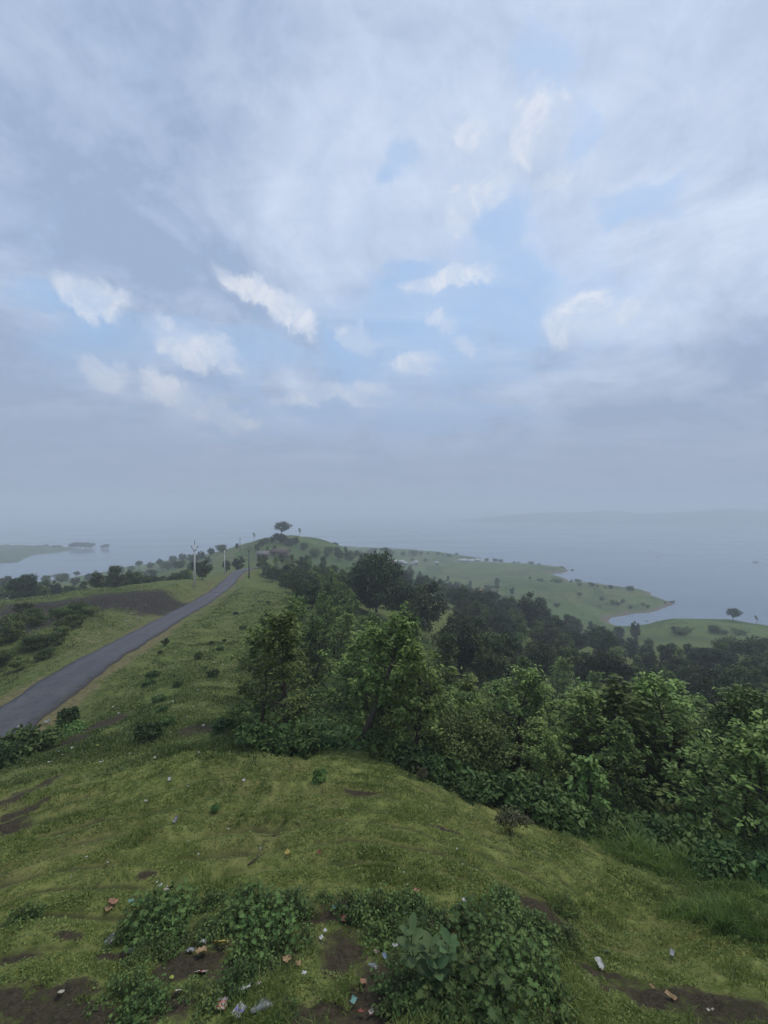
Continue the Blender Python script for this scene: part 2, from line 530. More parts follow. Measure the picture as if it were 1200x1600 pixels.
# ------------------------------------------------------------------ materials
def new_mat(name):
    m = bpy.data.materials.new(name)
    m.use_nodes = True
    m.node_tree.nodes.clear()
    t = NT(m.node_tree)
    out = t.n('ShaderNodeOutputMaterial')
    return m, t, out
def principled(t, out, col, rough=0.7, spec=0.3, bump=None, bump_d=0.02, bump_s=0.5):
    b = t.n('ShaderNodeBsdfPrincipled')
    t.put(b.inputs['Base Color'], col)
    t.put(b.inputs['Roughness'], rough)
    b.inputs['Specular IOR Level'].default_value = spec
    if bump is not None:
        bp = t.n('ShaderNodeBump')
        bp.inputs['Distance'].default_value = bump_d
        bp.inputs['Strength'].default_value = bump_s
        t.put(bp.inputs['Height'], bump)
        t.t.links.new(bp.outputs[0], b.inputs['Normal'])
    t.t.links.new(b.outputs[0], out.inputs['Surface'])
    return b
def attr(t, name):
    return t.n('ShaderNodeAttribute', attribute_name=name).outputs['Fac']

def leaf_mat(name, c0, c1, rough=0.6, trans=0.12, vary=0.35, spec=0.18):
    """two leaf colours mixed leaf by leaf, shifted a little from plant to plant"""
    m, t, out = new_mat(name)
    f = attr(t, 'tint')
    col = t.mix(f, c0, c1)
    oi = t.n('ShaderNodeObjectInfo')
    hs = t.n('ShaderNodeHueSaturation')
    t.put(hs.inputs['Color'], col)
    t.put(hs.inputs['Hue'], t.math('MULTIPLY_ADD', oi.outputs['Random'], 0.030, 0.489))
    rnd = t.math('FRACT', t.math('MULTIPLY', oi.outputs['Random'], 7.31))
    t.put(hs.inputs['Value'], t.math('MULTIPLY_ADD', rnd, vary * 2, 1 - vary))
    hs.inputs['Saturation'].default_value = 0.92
    b = t.n('ShaderNodeBsdfPrincipled')
    t.put(b.inputs['Base Color'], hs.outputs[0])
    b.inputs['Roughness'].default_value = rough
    b.inputs['Specular IOR Level'].default_value = spec
    tr = t.n('ShaderNodeBsdfTranslucent')
    t.put(tr.inputs['Color'], t.mix(0.5, hs.outputs[0], t.mix(1.0, hs.outputs[0], (0.9, 1.0, 0.3), 'MULTIPLY')))
    mx = t.n('ShaderNodeMixShader')
    mx.inputs[0].default_value = trans
    t.t.links.new(b.outputs[0], mx.inputs[1]); t.t.links.new(tr.outputs[0], mx.inputs[2])
    t.t.links.new(mx.outputs[0], out.inputs['Surface'])
    return m

def flat_mat(name, col, rough=0.7, spec=0.3, nscale=6.0, namp=0.25):
    m, t, out = new_mat(name)
    tc_ = t.n('ShaderNodeTexCoord')
    nz = t.noise(tc_.outputs['Object'], nscale, 4, 0.6)
    c = t.mix(nz, tuple(q * (1 - namp) for q in col), tuple(min(q * (1 + namp), 0.95) for q in col))
    principled(t, out, c, rough, spec)
    return m

M = {}  # crown leaf mixes: dark ends lowered, so deep crown shade is partly in the colour
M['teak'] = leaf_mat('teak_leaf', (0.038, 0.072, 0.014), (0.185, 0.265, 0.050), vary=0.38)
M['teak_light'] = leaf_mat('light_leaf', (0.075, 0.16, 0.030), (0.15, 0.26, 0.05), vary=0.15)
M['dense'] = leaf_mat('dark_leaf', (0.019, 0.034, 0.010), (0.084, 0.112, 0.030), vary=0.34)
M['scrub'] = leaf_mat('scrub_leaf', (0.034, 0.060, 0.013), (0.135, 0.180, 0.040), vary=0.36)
M['weed'] = leaf_mat('weed_leaf', (0.030, 0.066, 0.012), (0.105, 0.170, 0.032), vary=0.32, rough=0.65, spec=0.22)
M['groundweed'] = leaf_mat('ground_weed_leaf', (0.070, 0.105, 0.020), (0.200, 0.245, 0.058), vary=0.0, rough=0.65, spec=0.15)
M['milkweed'] = leaf_mat('grey_green_leaf', (0.060, 0.105, 0.034), (0.105, 0.165, 0.055), vary=0.1, rough=0.65, spec=0.2)
M['dryshrub'] = leaf_mat('dry_leaf', (0.075, 0.065, 0.035), (0.12, 0.13, 0.05), vary=0.2)
M['grass'] = leaf_mat('grass_blade', (0.115, 0.160, 0.028), (0.335, 0.365, 0.098), rough=0.6, trans=0.3, vary=0.0, spec=0.15)
M['tallgrass'] = leaf_mat('tall_grass_blade', (0.085, 0.145, 0.024), (0.29, 0.38, 0.090), rough=0.55, trans=0.3, vary=0.0, spec=0.2)
M['roughgrass'] = leaf_mat('rough_grass_blade', (0.062, 0.098, 0.020), (0.215, 0.262, 0.074), rough=0.6, trans=0.2, vary=0.0, spec=0.15)
M['bark'] = flat_mat('bark', (0.075, 0.060, 0.048), 0.9, 0.1, 9.0, 0.5)
M['stem'] = flat_mat('stem', (0.07, 0.09, 0.035), 0.8, 0.2, 9.0, 0.3)

def ground_material():
    m, t, out = new_mat('ground_soil_and_turf')
    g = t.n('ShaderNodeNewGeometry').outputs['Position']
    n1 = t.noise(g, 0.35, 6, 0.6)
    n2 = t.noise(g, 3.2, 6, 0.65)
    n3 = t.noise(g, 22.0, 5, 0.7)
    n4 = t.noise(g, 0.05, 4, 0.55)
    turf = t.mix(t.ramp(n2, 0.35, 0.65), (0.084, 0.108, 0.026), (0.205, 0.222, 0.066))
    turf = t.mix(t.math('MULTIPLY', t.ramp(n1, 0.45, 0.7), 0.5), turf, (0.175, 0.150, 0.064))
    rough = t.mix(t.ramp(n2, 0.35, 0.65), (0.058, 0.084, 0.020), (0.132, 0.162, 0.046))
    rough = t.mix(t.math('MULTIPLY', t.ramp(n1, 0.40, 0.72), 0.45), rough, (0.165, 0.165, 0.066))
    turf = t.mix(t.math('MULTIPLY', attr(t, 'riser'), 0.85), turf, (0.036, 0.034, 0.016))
    n5 = t.noise(g, 1.1, 7, 0.7)
    rough = t.mix(t.math('MULTIPLY', t.ramp(n5, 0.50, 0.66), 0.75), rough, (0.042, 0.062, 0.020))
    rough = t.mix(t.math('MULTIPLY', t.ramp(t.noise(g, 1.7, 6, 0.7), 0.58, 0.72), 0.5), rough, (0.19, 0.165, 0.085))
    rough = t.mix(t.math('MULTIPLY', t.ramp(n3, 0.52, 0.70), 0.4), rough, (0.05, 0.06, 0.022))
    col = t.mix(attr(t, 'mown'), rough, turf)
    col = t.mix(t.math('MULTIPLY', t.ramp(n5, 0.56, 0.70), 0.45), col, (0.060, 0.066, 0.026))
    vo = t.n('ShaderNodeTexVoronoi')
    vo.inputs['Scale'].default_value = 0.028
    t.put(vo.inputs['Vector'], t.vmath('ADD', g, t.vmath('SCALE', t.noise(g, 0.03, 3, 0.5, color=True), scale=14.0)))
    vs = t.n('ShaderNodeSeparateXYZ'); t.put(vs.inputs[0], vo.outputs['Color'])
    fld = t.mix(vs.outputs[0], (0.050, 0.086, 0.026), (0.105, 0.145, 0.046))
    fld = t.mix(t.math('MULTIPLY', t.ramp(vs.outputs[1], 0.72, 0.8), 0.6), fld, (0.130, 0.130, 0.060))
    fld = t.mix(t.math('MULTIPLY', t.ramp(n4, 0.50, 0.66), 0.75), fld, (0.050, 0.080, 0.028))
    fld = t.mix(t.math('MULTIPLY', t.ramp(n1, 0.50, 0.62), 0.75), fld, (0.040, 0.066, 0.024))
    fld = t.mix(t.math('MULTIPLY', t.ramp(n2, 0.52, 0.68), 0.6), fld, (0.045, 0.070, 0.026))
    col = t.mix(attr(t, 'field'), col, fld)
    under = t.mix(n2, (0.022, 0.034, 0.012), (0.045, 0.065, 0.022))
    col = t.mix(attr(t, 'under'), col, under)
    dry = t.mix(t.ramp(n2, 0.35, 0.65), (0.105, 0.095, 0.046), (0.175, 0.152, 0.075))
    dm = t.math('ADD', attr(t, 'dry'), t.math('MULTIPLY', t.math('SUBTRACT', n2, 0.5), 1.2))
    col = t.mix(t.ramp(dm, 0.35, 0.75), col, dry)
    soil = t.mix(t.ramp(n3, 0.3, 0.7), (0.017, 0.013, 0.010), (0.070, 0.052, 0.038))
    sm = t.math('ADD', attr(t, 'soil'), t.math('ADD', t.math('MULTIPLY', t.math('SUBTRACT', n2, 0.5), 2.2), t.math('MULTIPLY', t.math('SUBTRACT', n3, 0.5), 1.2)))
    col = t.mix(t.math('MULTIPLY', t.ramp(sm, 0.30, 0.85), 0.95), col, soil)
    ash = t.mix(t.ramp(n2, 0.35, 0.65), (0.014, 0.012, 0.011), (0.060, 0.050, 0.044))
    bm = t.math('ADD', t.math('MULTIPLY_ADD', t.math('SUBTRACT', n5, 0.5), 1.2, attr(t, 'burnt')), t.math('ADD', t.math('MULTIPLY', t.math('SUBTRACT', n2, 0.5), 1.4), t.math('MULTIPLY', t.math('SUBTRACT', n1, 0.5), 1.2)))
    col = t.mix(t.ramp(bm, 0.35, 0.80), col, ash)
    shore = t.mix(n2, (0.10, 0.085, 0.06), (0.16, 0.14, 0.10))
    shm = t.math('ADD', attr(t, 'shore'), t.math('MULTIPLY', t.math('SUBTRACT', n1, 0.5), 0.8))
    col = t.mix(t.ramp(shm, 0.4, 0.7), col, shore)
    speck = t.ramp(t.noise(g, 60.0, 2, 0.5), 0.62, 0.72)
    col = t.mix(t.math('MULTIPLY', speck, 0.25), col, (0.20, 0.18, 0.12))
    bump = t.math('ADD', t.math('MULTIPLY', n2, 0.6), t.math('MULTIPLY', n3, 0.35))
    principled(t, out, col, 0.95, 0.1, bump, 0.09, 0.9)
    return m

def asphalt_material():
    m, t, out = new_mat('worn_asphalt')
    g = t.n('ShaderNodeNewGeometry').outputs['Position']
    a = attr(t, 'across')
    n1 = t.noise(g, 0.5, 5, 0.6)
    n2 = t.noise(g, 40.0, 3, 0.7)
    n3 = t.noise(g, 2.5, 5, 0.6)
    c = t.mix(n2, (0.034, 0.034, 0.039), (0.070, 0.069, 0.076))
    c = t.mix(t.math('MULTIPLY', t.ramp(n1, 0.42, 0.62), 0.6), c, (0.090, 0.087, 0.092))
    c = t.mix(t.math('MULTIPLY', t.ramp(n3, 0.52, 0.66), 0.65), c, (0.026, 0.030, 0.033))
    trk = t.ramp(t.math('ABSOLUTE', t.math('SUBTRACT', t.math('ABSOLUTE', a), 0.45)), 0.0, 0.25, 0.4, 0.0)
    c = t.mix(t.math('MULTIPLY', trk, n1), c, (0.10, 0.098, 0.104))
    edge = t.math('ADD', t.math('ABSOLUTE', a), t.math('MULTIPLY', t.math('SUBTRACT', n3, 0.5), 0.25))
    c = t.mix(t.math('MULTIPLY', t.ramp(edge, 0.72, 1.0), 0.75), c, (0.024, 0.022, 0.020))
    principled(t, out, c, t.ramp(n1, 0.3, 0.7, 0.5, 0.75), 0.35, n2, 0.006, 0.5)
    return m

def water_material():
    m, t, out = new_mat('lake_water')
    g = t.n('ShaderNodeNewGeometry').outputs['Position']
    mp_ = t.n('ShaderNodeMapping')
    mp_.inputs['Rotation'].default_value = (0, 0, 0.5)
    mp_.inputs['Scale'].default_value = (0.35, 1.0, 1)
    t.put(mp_.inputs['Vector'], g)
    n1 = t.noise(mp_.outputs[0], 0.35, 4, 0.6)
    n2 = t.noise(mp_.outputs[0], 0.012, 3, 0.5)
    c = t.mix(t.ramp(n2, 0.35, 0.65), (0.090, 0.130, 0.175), (0.125, 0.165, 0.215))
    principled(t, out, c, t.ramp(n2, 0.35, 0.65, 0.10, 0.22), 0.5, n1, 0.12, 0.25)
    return m

# ------------------------------------------------------------------ ground sheet
MOWN_EDGE = ([-1.1, -0.47, -0.31, -0.08, 0.06, 0.31, 0.47, 0.62, 0.94, 1.25], [11.5, 12.5, 11.5, 12.4, 11.0, 10.4, 9.3, 7.6, 6.4, 5.8])   # far edge of the short turf by bearing
def ell(X, Y, cx, cy, rx, ry, rot=0.0):
    c, s = math.cos(rot), math.sin(rot)
    k = min(rx, ry) * 0.9; wl = max(0.25, min(rx, ry) * 1.3)
    X = X + fbm(X, Y, wl, 4, 201) * k; Y = Y + fbm(X, Y, wl, 4, 202) * k
    a = ((X - cx) * c + (Y - cy) * s) / rx
    b = (-(X - cx) * s + (Y - cy) * c) / ry
    return np.clip(1.45 - np.sqrt(a * a + b * b) * 0.85, 0, 1)
SOIL = []
def soil_at(px, py, rx, ry, rot=0.0):
    x, y, z = hit(px, py)
    SOIL.append((x, y, rx, ry, rot))
for a in ((30, 1565, 0.8, 0.25), (110, 1592, 0.8, 0.22), (30, 1500, 0.35, 0.08), (430, 1500, 0.3, 0.2), (600, 1545, 0.3, 0.3), (1060, 1565, 0.75, 0.22, -0.5), (1130, 1590, 0.5, 0.25, -0.3), (960, 1530, 0.5, 0.12, -0.5), (835, 1415, 0.55, 0.22, -0.5), (860, 1440, 0.25, 0.12, -0.4),
          (535, 1490, 0.36, 0.34), (555, 1570, 0.40, 0.40), (490, 1590, 0.4, 0.2), (505, 1430, 0.38, 0.26), (370, 1500, 0.3, 0.25), (660, 1480, 0.5, 0.3), (760, 1530, 0.3, 0.3), (690, 1450, 0.25, 0.2), (310, 1500, 0.45, 0.28), (270, 1580, 0.3, 0.2), (620, 1460, 0.2, 0.25),
          (40, 1240, 0.25, 1.2, -0.25), (25, 1275, 0.2, 0.9, -0.5), (5, 1300, 0.4, 0.4, -0.5), (425, 1305, 0.22, 0.12), (230, 1370, 0.16, 0.06, 0.3), (560, 1240, 0.5, 0.07, -0.2), (180, 1500, 0.25, 0.08), (700, 1300, 0.4, 0.07, -0.5), (110, 1470, 0.2, 0.06),
          (160, 1130, 1.0, 1.3), (95, 1165, 0.8, 1.0), (300, 1145, 0.7, 1.0)):
    soil_at(*a)

def near_masks(X, Y, q):
    r = q['r']
    th = X / np.maximum(Y, 0.3)
    edge = np.interp(th, *MOWN_EDGE)
    wob = fbm(X, Y, 1.9, 4, 41) * 2.6
    mown = (1 - sstep(-0.7, 0.9, r / np.sqrt(1 + th * th) - edge + wob))
    soil = np.zeros(len(X))
    for s in SOIL:
        soil = np.maximum(soil, ell(X, Y, *s) * 0.95)
    # burnt black strip on the plateau beyond the road
    burnt = np.maximum(0.88 * ell(X, Y, colx(130, 54), 54, 16, 6.5, 0.42), 0.88 * ell(X, Y, colx(235, 61), 60, 9, 5.5, 0.5))
    burnt = np.maximum(burnt, 0.75 * ell(X, Y, colx(0, 42), 42, 10, 4.5, 0.2))
    burnt = np.where(q['side'] < 0, burnt, 0)
    soil = np.maximum(soil, burnt * 0.9)
    rd = q['road']
    dry = (1 - sstep(1.9, 3.6, rd)) * np.clip(0.70 + fbm(X, Y, 5, 3, 43), 0, 1) * np.where(q['side'] > 0, 1.0, 0.85)
    dry = np.maximum(dry, np.where(q['side'] < 0, (1 - sstep(3, 13, rd)) * 0.50 * sstep(22, 34, Y), 0))
    soil = soil * sstep(2.2, 3.6, rd)
    field = sstep(140, 200, r) * (1 - 0.0 * r)
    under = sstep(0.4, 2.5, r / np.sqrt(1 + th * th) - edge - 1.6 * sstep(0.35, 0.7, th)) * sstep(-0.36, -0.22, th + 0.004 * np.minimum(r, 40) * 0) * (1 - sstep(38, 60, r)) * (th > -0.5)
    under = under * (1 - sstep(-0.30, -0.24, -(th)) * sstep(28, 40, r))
    shore = (1 - sstep(1.5, 6.0, q['sd'])) * (r > 120)
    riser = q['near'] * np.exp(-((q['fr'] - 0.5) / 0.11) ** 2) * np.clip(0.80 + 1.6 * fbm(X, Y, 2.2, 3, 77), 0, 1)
    return dict(burnt=burnt, riser=riser, mown=mown, soil=soil, dry=dry, field=field, under=under, shore=shore)

def build_ground():
    rings = [1.3]
    while rings[-1] < 800:
        r = rings[-1]
        rings.append(r * (1.0105 if r < 14 else 1.016 if r < 130 else 1.021))
    rings = np.array(rings)
    th = np.concatenate([np.linspace(-52, 52, 430), np.linspace(52, 308, 76)[1:-1]])
    th = np.radians(th)
    R, T = np.meshgrid(rings, th, indexing='ij')
    X, Y = (R * np.sin(T)).ravel(), (R * np.cos(T)).ravel()
    z, q = ground(X, Y, full=True)
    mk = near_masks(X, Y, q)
    # clods on bare earth
    z = z + (q['r'] < 16) * mk['soil'] * fbm(X, Y, 0.16, 2, 51) * 0.07
    nr, nt = len(rings), len(th)
    i, k = np.meshgrid(np.arange(nr - 1), np.arange(nt), indexing='ij')
    i, k = i.ravel(), k.ravel(); k2 = (k + 1) % nt
    f = np.stack([i * nt + k, i * nt + k2, (i + 1) * nt + k2, (i + 1) * nt + k], 1)[:, ::-1]
    V = np.stack([X, Y, z], 1)
    V = np.vstack([V, [[0, 0, float(z[:nt].mean())]]])
    c = len(V) - 1
    kk = np.arange(nt)
    f3 = np.stack([np.full(nt, c), (kk + 1) % nt, kk], 1)
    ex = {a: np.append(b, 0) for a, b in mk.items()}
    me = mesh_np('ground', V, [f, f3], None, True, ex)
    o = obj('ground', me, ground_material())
    tag(o, kind='structure')
build_ground()

def build_road():
    g_v, ac = [], []
    us = np.linspace(-1, 1, 9)
    wob = fbm(RL[:, 0], RL[:, 1], 4, 2, 61)
    wob2 = fbm(RL[:, 0], RL[:, 1], 3, 2, 62)
    RLf = spline(ROAD, 16)
    n = len(RLf)
    for i in range(n):
        a = RLf[min(i + 1, n - 1)] - RLf[max(i - 1, 0)]
        s = np.array((a[1], -a[0], 0)); s /= np.linalg.norm(s)
        e = 0.42 * fbm(np.array([RLf[i, 0]]), np.array([RLf[i, 1]]), 2.5, 3, 61)[0]
        e2 = 0.42 * fbm(np.array([RLf[i, 0]]), np.array([RLf[i, 1]]), 2.5, 3, 67)[0]
        rowz = RLf[i, 2] + CZ
        prof = [(-1.0, -0.16)] + [(u, 0.02 + 0.04 * (1 - u * u)) for u in us] + [(1.0, -0.16)]
        for j, (u, dzv) in enumerate(prof):
            w = u * RHALF + (e if u < -0.9 else e2 if u > 0.9 else 0) + (0.05 * (-1 if u < 0 else 1) if dzv < 0 else 0)
            p = RLf[i] * (1, 1, 0) + s * w
            g_v.append((p[0], p[1], rowz + dzv)); ac.append(u)
    k = len(us) + 2
    f = np.array([(i * k + j, i * k + j + 1, (i + 1) * k + j + 1, (i + 1) * k + j) for i in range(n - 1) for j in range(k - 1)])
    me = mesh_np('road', np.array(g_v), f, None, True, dict(across=np.array(ac)))
    o = obj('road', me, asphalt_material())
    tag(o, kind='structure')
build_road()

def build_lake():
    g = Geo()
    S = 8800
    g.add([(-S, -S, 0), (S, -S, 0), (S, S, 0), (-S, S, 0)], np.array([(0, 1, 2, 3)]))
    o = obj('lake', g.mesh('lake'), water_material())
    tag(o, kind='structure')
build_lake()

# far land across the water
def far_material(name, c0, c1):
    m, t, out = new_mat(name)
    g = t.n('ShaderNodeNewGeometry').outputs['Position']
    n1 = t.noise(g, 0.02, 5, 0.6)
    principled(t, out, t.mix(n1, c0, c1), 0.95, 0.05)
    return m
M['farland'] = far_material('far_land_cover', (0.045, 0.07, 0.035), (0.09, 0.12, 0.06))
def far_land(name, outline, hfun, step, label_kind='structure'):
    pg = np.array([(colx(px, d), d) for px, d in outline])
    x0, y0 = pg.min(0) - step; x1, y1 = pg.max(0) + step
    nx, ny = int((x1 - x0) / step) + 2, int((y1 - y0) / step) + 2
    X, Y = np.meshgrid(np.linspace(x0, x1, nx), np.linspace(y0, y1, ny), indexing='ij')
    X, Y = X.ravel(), Y.ravel()
    sd = poly_sd(X, Y, pg)
    Z = np.where(sd > 0, hfun(X, Y, np.maximum(sd, 0)), np.maximum(0.2 * sd, -2.0))
    i, j = np.meshgrid(np.arange(nx - 1), np.arange(ny - 1), indexing='ij')
    i, j = i.ravel(), j.ravel()
    f = np.stack([i * ny + j, (i + 1) * ny + j, (i + 1) * ny + j + 1, i * ny + j + 1], 1)
    keep = (Z[f] > -1.9).any(1)
    o = obj(name, mesh_np(name, np.stack([X, Y, Z], 1), f[keep], None, True), M['farland'])
    tag(o, kind=label_kind)
far_land('far_shore', [(-350, 380), (-100, 440), (0, 470), (28, 476), (36, 510), (55, 560), (78, 585), (100, 610), (125, 635), (110, 655), (60, 680), (0, 700), (-350, 700)],
         lambda X, Y, s: np.minimum(0.6 + s * 0.12, 3.0 + fbm(X, Y, 40, 3, 71) * 3) + np.maximum(fbm(X, Y, 9, 2, 72), 0) * 4 * (s > 4), 3.0)
far_land('far_hills', [(700, 2300), (830, 2100), (960, 1950), (1100, 1800), (1300, 1700), (1600, 1650), (1900, 1650), (1900, 2900), (1300, 3000), (800, 2800)],
         lambda X, Y, s: np.minimum(s * 0.16, 36 + fbm(X, Y, 420, 4, 73) * 50 + sstep(900, 1900, X) * 22), 26.0)

# ------------------------------------------------------------------ tree and shrub prototypes
def limb(p0, p1, r0, r1, n=5, bend=0.12, sides=6):
    p0, p1 = np.asarray(p0, float), np.asarray(p1, float)
    L = np.linalg.norm(p1 - p0)
    off = RNG.normal(size=3) * L * bend
    pts, rs = [], []
    for i in range(n):
        t = i / (n - 1)
        pts.append(p0 + (p1 - p0) * t + off * math.sin(math.pi * t))
        rs.append(r0 + (r1 - r0) * t)
    return np.array(pts), rs

def teak_proto(name, H, crown_r, leaf, nb, mat, lean=0.0, bare=0.22, nodes=5, per=8, stems=1, label=None):
    """slender trunk, tiers of rising branches, big drooping leaves in whorls along them"""
    gt, gl = Geo(), Geo()
    for s in range(stems):
        an = RNG.uniform(0, 6.28)
        topx = lean + RNG.normal() * 0.05 * H
        tp = np.array((topx, RNG.normal() * 0.05 * H, H * (0.93 if s == 0 else RNG.uniform(0.6, 0.85))))
        b0 = np.array((0.12 * math.cos(an), 0.12 * math.sin(an), -0.25)) * (0 if s == 0 else 1) + np.array((0, 0, -0.25 if s == 0 else 0))
        pts, rs = limb(b0, tp, (0.030 if lean > 1 else 0.018) * H + 0.02, 0.008, 9, 0.05, 7)
        gt.tube(pts, rs, 7)
        pos, axs, tnt, sz = [], [], [], []
        n_here = nb if s == 0 else nb // 2
        for b in range(n_here):
            t = bare + (1 - bare) * ((b + RNG.uniform(0, 0.9)) / n_here)
            k = t * (len(pts) - 1); i = min(int(k), len(pts) - 2)
            p = pts[i] + (pts[i + 1] - pts[i]) * (k - i)
            rel = (t - bare) / (1 - bare)
            prof = (0.55 + 0.75 * math.sin(math.pi * min(1, 0.18 + rel * 0.75))) * (1 - 0.72 * rel ** 2.2)
            Lb = crown_r * prof * RNG.uniform(0.55, 1.15)
            an = b * 2.4 + RNG.uniform(-0.5, 0.5)
            rise = RNG.uniform(0.15, 0.7) + 0.5 * rel
            dr = np.array((math.cos(an), math.sin(an), rise)); dr /= np.linalg.norm(dr)
            q = p + dr * Lb
            bp, br = limb(p, q, 0.007 * H * (1 - 0.6 * rel), 0.006, 5, 0.08)
            gt.tube(bp, br, 5, cap=False)
            for m_ in range(nodes):
                tt = 0.25 + 0.75 * (m_ + 0.6) / nodes
                kk = tt * (len(bp) - 1); ii = min(int(kk), len(bp) - 2)
                c = bp[ii] + (bp[ii + 1] - bp[ii]) * (kk - ii)
                c = c + RNG.normal(size=3) * 0.10 * crown_r
                for l in range(per):
                    a2 = RNG.uniform(0, 6.28)
                    d = np.array((math.cos(a2), math.sin(a2), RNG.uniform(-0.75, 0.55))) + dr * 0.5
                    pos.append(c + RNG.normal(size=3) * 0.05 * crown_r); axs.append(d)
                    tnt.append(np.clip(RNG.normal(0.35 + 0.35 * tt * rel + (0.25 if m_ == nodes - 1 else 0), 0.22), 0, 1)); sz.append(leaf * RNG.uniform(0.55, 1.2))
        for l in range(per * 3):
            a2 = RNG.uniform(0, 6.28)
            pos.append(tp + RNG.normal(size=3) * 0.06 * crown_r); axs.append((math.cos(a2), math.sin(a2), RNG.uniform(-0.3, 1.0))); tnt.append(RNG.uniform(0.4, 1)); sz.append(leaf * RNG.uniform(0.5, 0.9))
        pos, axs, sz = np.array(pos), np.array(axs, float), np.array(sz)
        up = np.array((0, 0, 1.0)) + RNG.normal(size=pos.shape) * 0.35
        add_leaves(gl, pos, axs, up, sz, sz * RNG.uniform(0.50, 0.68, len(sz)), np.array(tnt), fold=0.22, droop=0.38)
    return gt.mesh(name + '_trunk', True), gl.mesh(name + '_crown'), mat

def blob_proto(name, H, R, leaf, nblob, per, mat, bare=0.25, stems=1, flat=1.0, open_=0.15):
    """a crown of many uneven leaf masses carried on forking limbs"""
    gt, gl = Geo(), Geo()
    zc = H * (bare + (1 - bare) * 0.5)
    hz_ = H * (1 - bare) * 0.5 * flat
    cs = []
    tries = 0
    while len(cs) < nblob and tries < 400:
        tries += 1
        d = rand_dirs(1)[0] * RNG.uniform(0.25, 1.0) ** 0.6
        c = np.array((d[0] * R * 0.80, d[1] * R * 0.80, zc + d[2] * hz_ * 0.80))
        rb = RNG.uniform(0.24, 0.42) * R * (1 - 0.25 * max(0, d[2]))
        if all(np.linalg.norm((c - e[0])) > 0.55 * (rb + e[1]) for e in cs):
            cs.append((c, rb))
    fork = np.array((RNG.normal() * 0.04 * H, RNG.normal() * 0.04 * H, H * max(bare, 0.12)))
    for s in range(stems):
        b0 = np.array((RNG.normal() * 0.05 * H, RNG.normal() * 0.05 * H, -0.3)) if stems > 1 else np.array((0, 0, -0.3))
        pts, rs = limb(b0, fork if stems == 1 else fork + RNG.normal(size=3) * 0.06 * H, 0.030 * H / math.sqrt(stems) + 0.02, 0.020 * H / math.sqrt(stems), 5, 0.05)
        gt.tube(pts, rs, 8)
    for c, rb in cs:
        pts, rs = limb(fork, c, 0.011 * H, 0.004 * H, 5, 0.10)
        gt.tube(pts, rs, 5, cap=False)
    for c, rb in cs:
        n = int(per * (rb / (0.33 * R)) ** 2)
        d = rand_dirs(n)
        rr = rb * (RNG.uniform(0.35, 1.0, n) ** 0.45) * (1 + RNG.normal(0, open_, n))
        sq = np.array((1.0, 1.0, 0.72))
        pos = c + d * rr[:, None] * sq
        ax = d * 0.35 + rand_dirs(n) * 0.8 + np.array((0, 0, -0.25))
        up = d * 1.3 + np.array((0, 0, 0.6)) + rand_dirs(n) * 0.35
        sz = leaf * RNG.uniform(0.6, 1.25, n)
        base = RNG.uniform(0.0, 0.75)
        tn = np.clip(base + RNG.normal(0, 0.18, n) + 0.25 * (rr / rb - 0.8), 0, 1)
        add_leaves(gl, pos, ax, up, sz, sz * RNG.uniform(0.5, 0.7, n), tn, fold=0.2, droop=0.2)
    return gt.mesh(name + '_trunk', True), gl.mesh(name + '_crown'), mat

PROTO = {}
PROTO['teak'] = [teak_proto('teak', 5.0, 1.65, 0.20, nb, M['teak'], lean=ln, bare=ba, nodes=7, per=14, stems=st)
                 for nb, ln, ba, st in ((26, 0.0, 0.14, 1), (24, 0.3, 0.20, 1), (22, -0.2, 0.10, 2), (28, 0.1, 0.14, 1), (24, 0.2, 0.12, 2), (18, -0.3, 0.22, 1), (30, 0.0, 0.08, 1))]
PROTO['lean'] = [teak_proto('leaning_teak', 5.0, 1.7, 0.21, 22, M['teak'], lean=1.7, bare=0.42, nodes=7, per=14)]
PROTO['light'] = [teak_proto('sapling', 2.2, 0.62, 0.20, 16, M['teak_light'], bare=0.12, nodes=5, per=8)]
PROTO['tall'] = [teak_proto('tall_teak', 8.0, 2.5, 0.36, nb, M['teak'], bare=ba, nodes=6, per=12, stems=st) for nb, ba, st in ((28, 0.12, 1), (24, 0.18, 1), (26, 0.10, 2))]
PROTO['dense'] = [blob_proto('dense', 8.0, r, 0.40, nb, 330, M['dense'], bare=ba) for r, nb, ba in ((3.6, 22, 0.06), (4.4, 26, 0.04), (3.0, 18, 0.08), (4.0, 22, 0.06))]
PROTO['mid'] = [blob_proto('mid', 7.0, r, 0.40, nb, 260, M['scrub'], bare=ba, open_=0.2) for r, nb, ba in ((2.6, 18, 0.06), (3.2, 20, 0.04), (2.2, 15, 0.08))]
PROTO['scrub'] = [blob_proto('scrub', 2.6, r, 0.20, nb, 220, M['scrub'], bare=0.05, stems=4, open_=0.22) for r, nb in ((1.5, 12), (1.9, 14), (1.2, 9))]
PROTO['acacia'] = [blob_proto('acacia', 8.0, 4.6, 0.36, 16, 230, M['dense'], bare=0.42, flat=0.75, open_=0.2), blob_proto('acacia', 8.0, 3.4, 0.36, 13, 230, M['dense'], bare=0.45, flat=0.8, open_=0.2)]
PROTO['hilltree'] = [blob_proto('hill', 8.0, 4.3, 0.38, 18, 260, M['dense'], bare=0.24, flat=1.0, open_=0.2)]
PROTO['bushy'] = [blob_proto('bushy', 5.0, r, 0.17, nb, 460, M[mt], bare=0.06, open_=0.22) for r, nb, mt in ((1.8, 20, 'scrub'), (2.2, 22, 'scrub'), (1.7, 18, 'dense'), (2.0, 20, 'teak'))]
PROTO['spindly'] = [teak_proto('spindly', 6.0, 1.1, 0.40, 12, M['dense'], bare=0.45, nodes=4, per=7)]
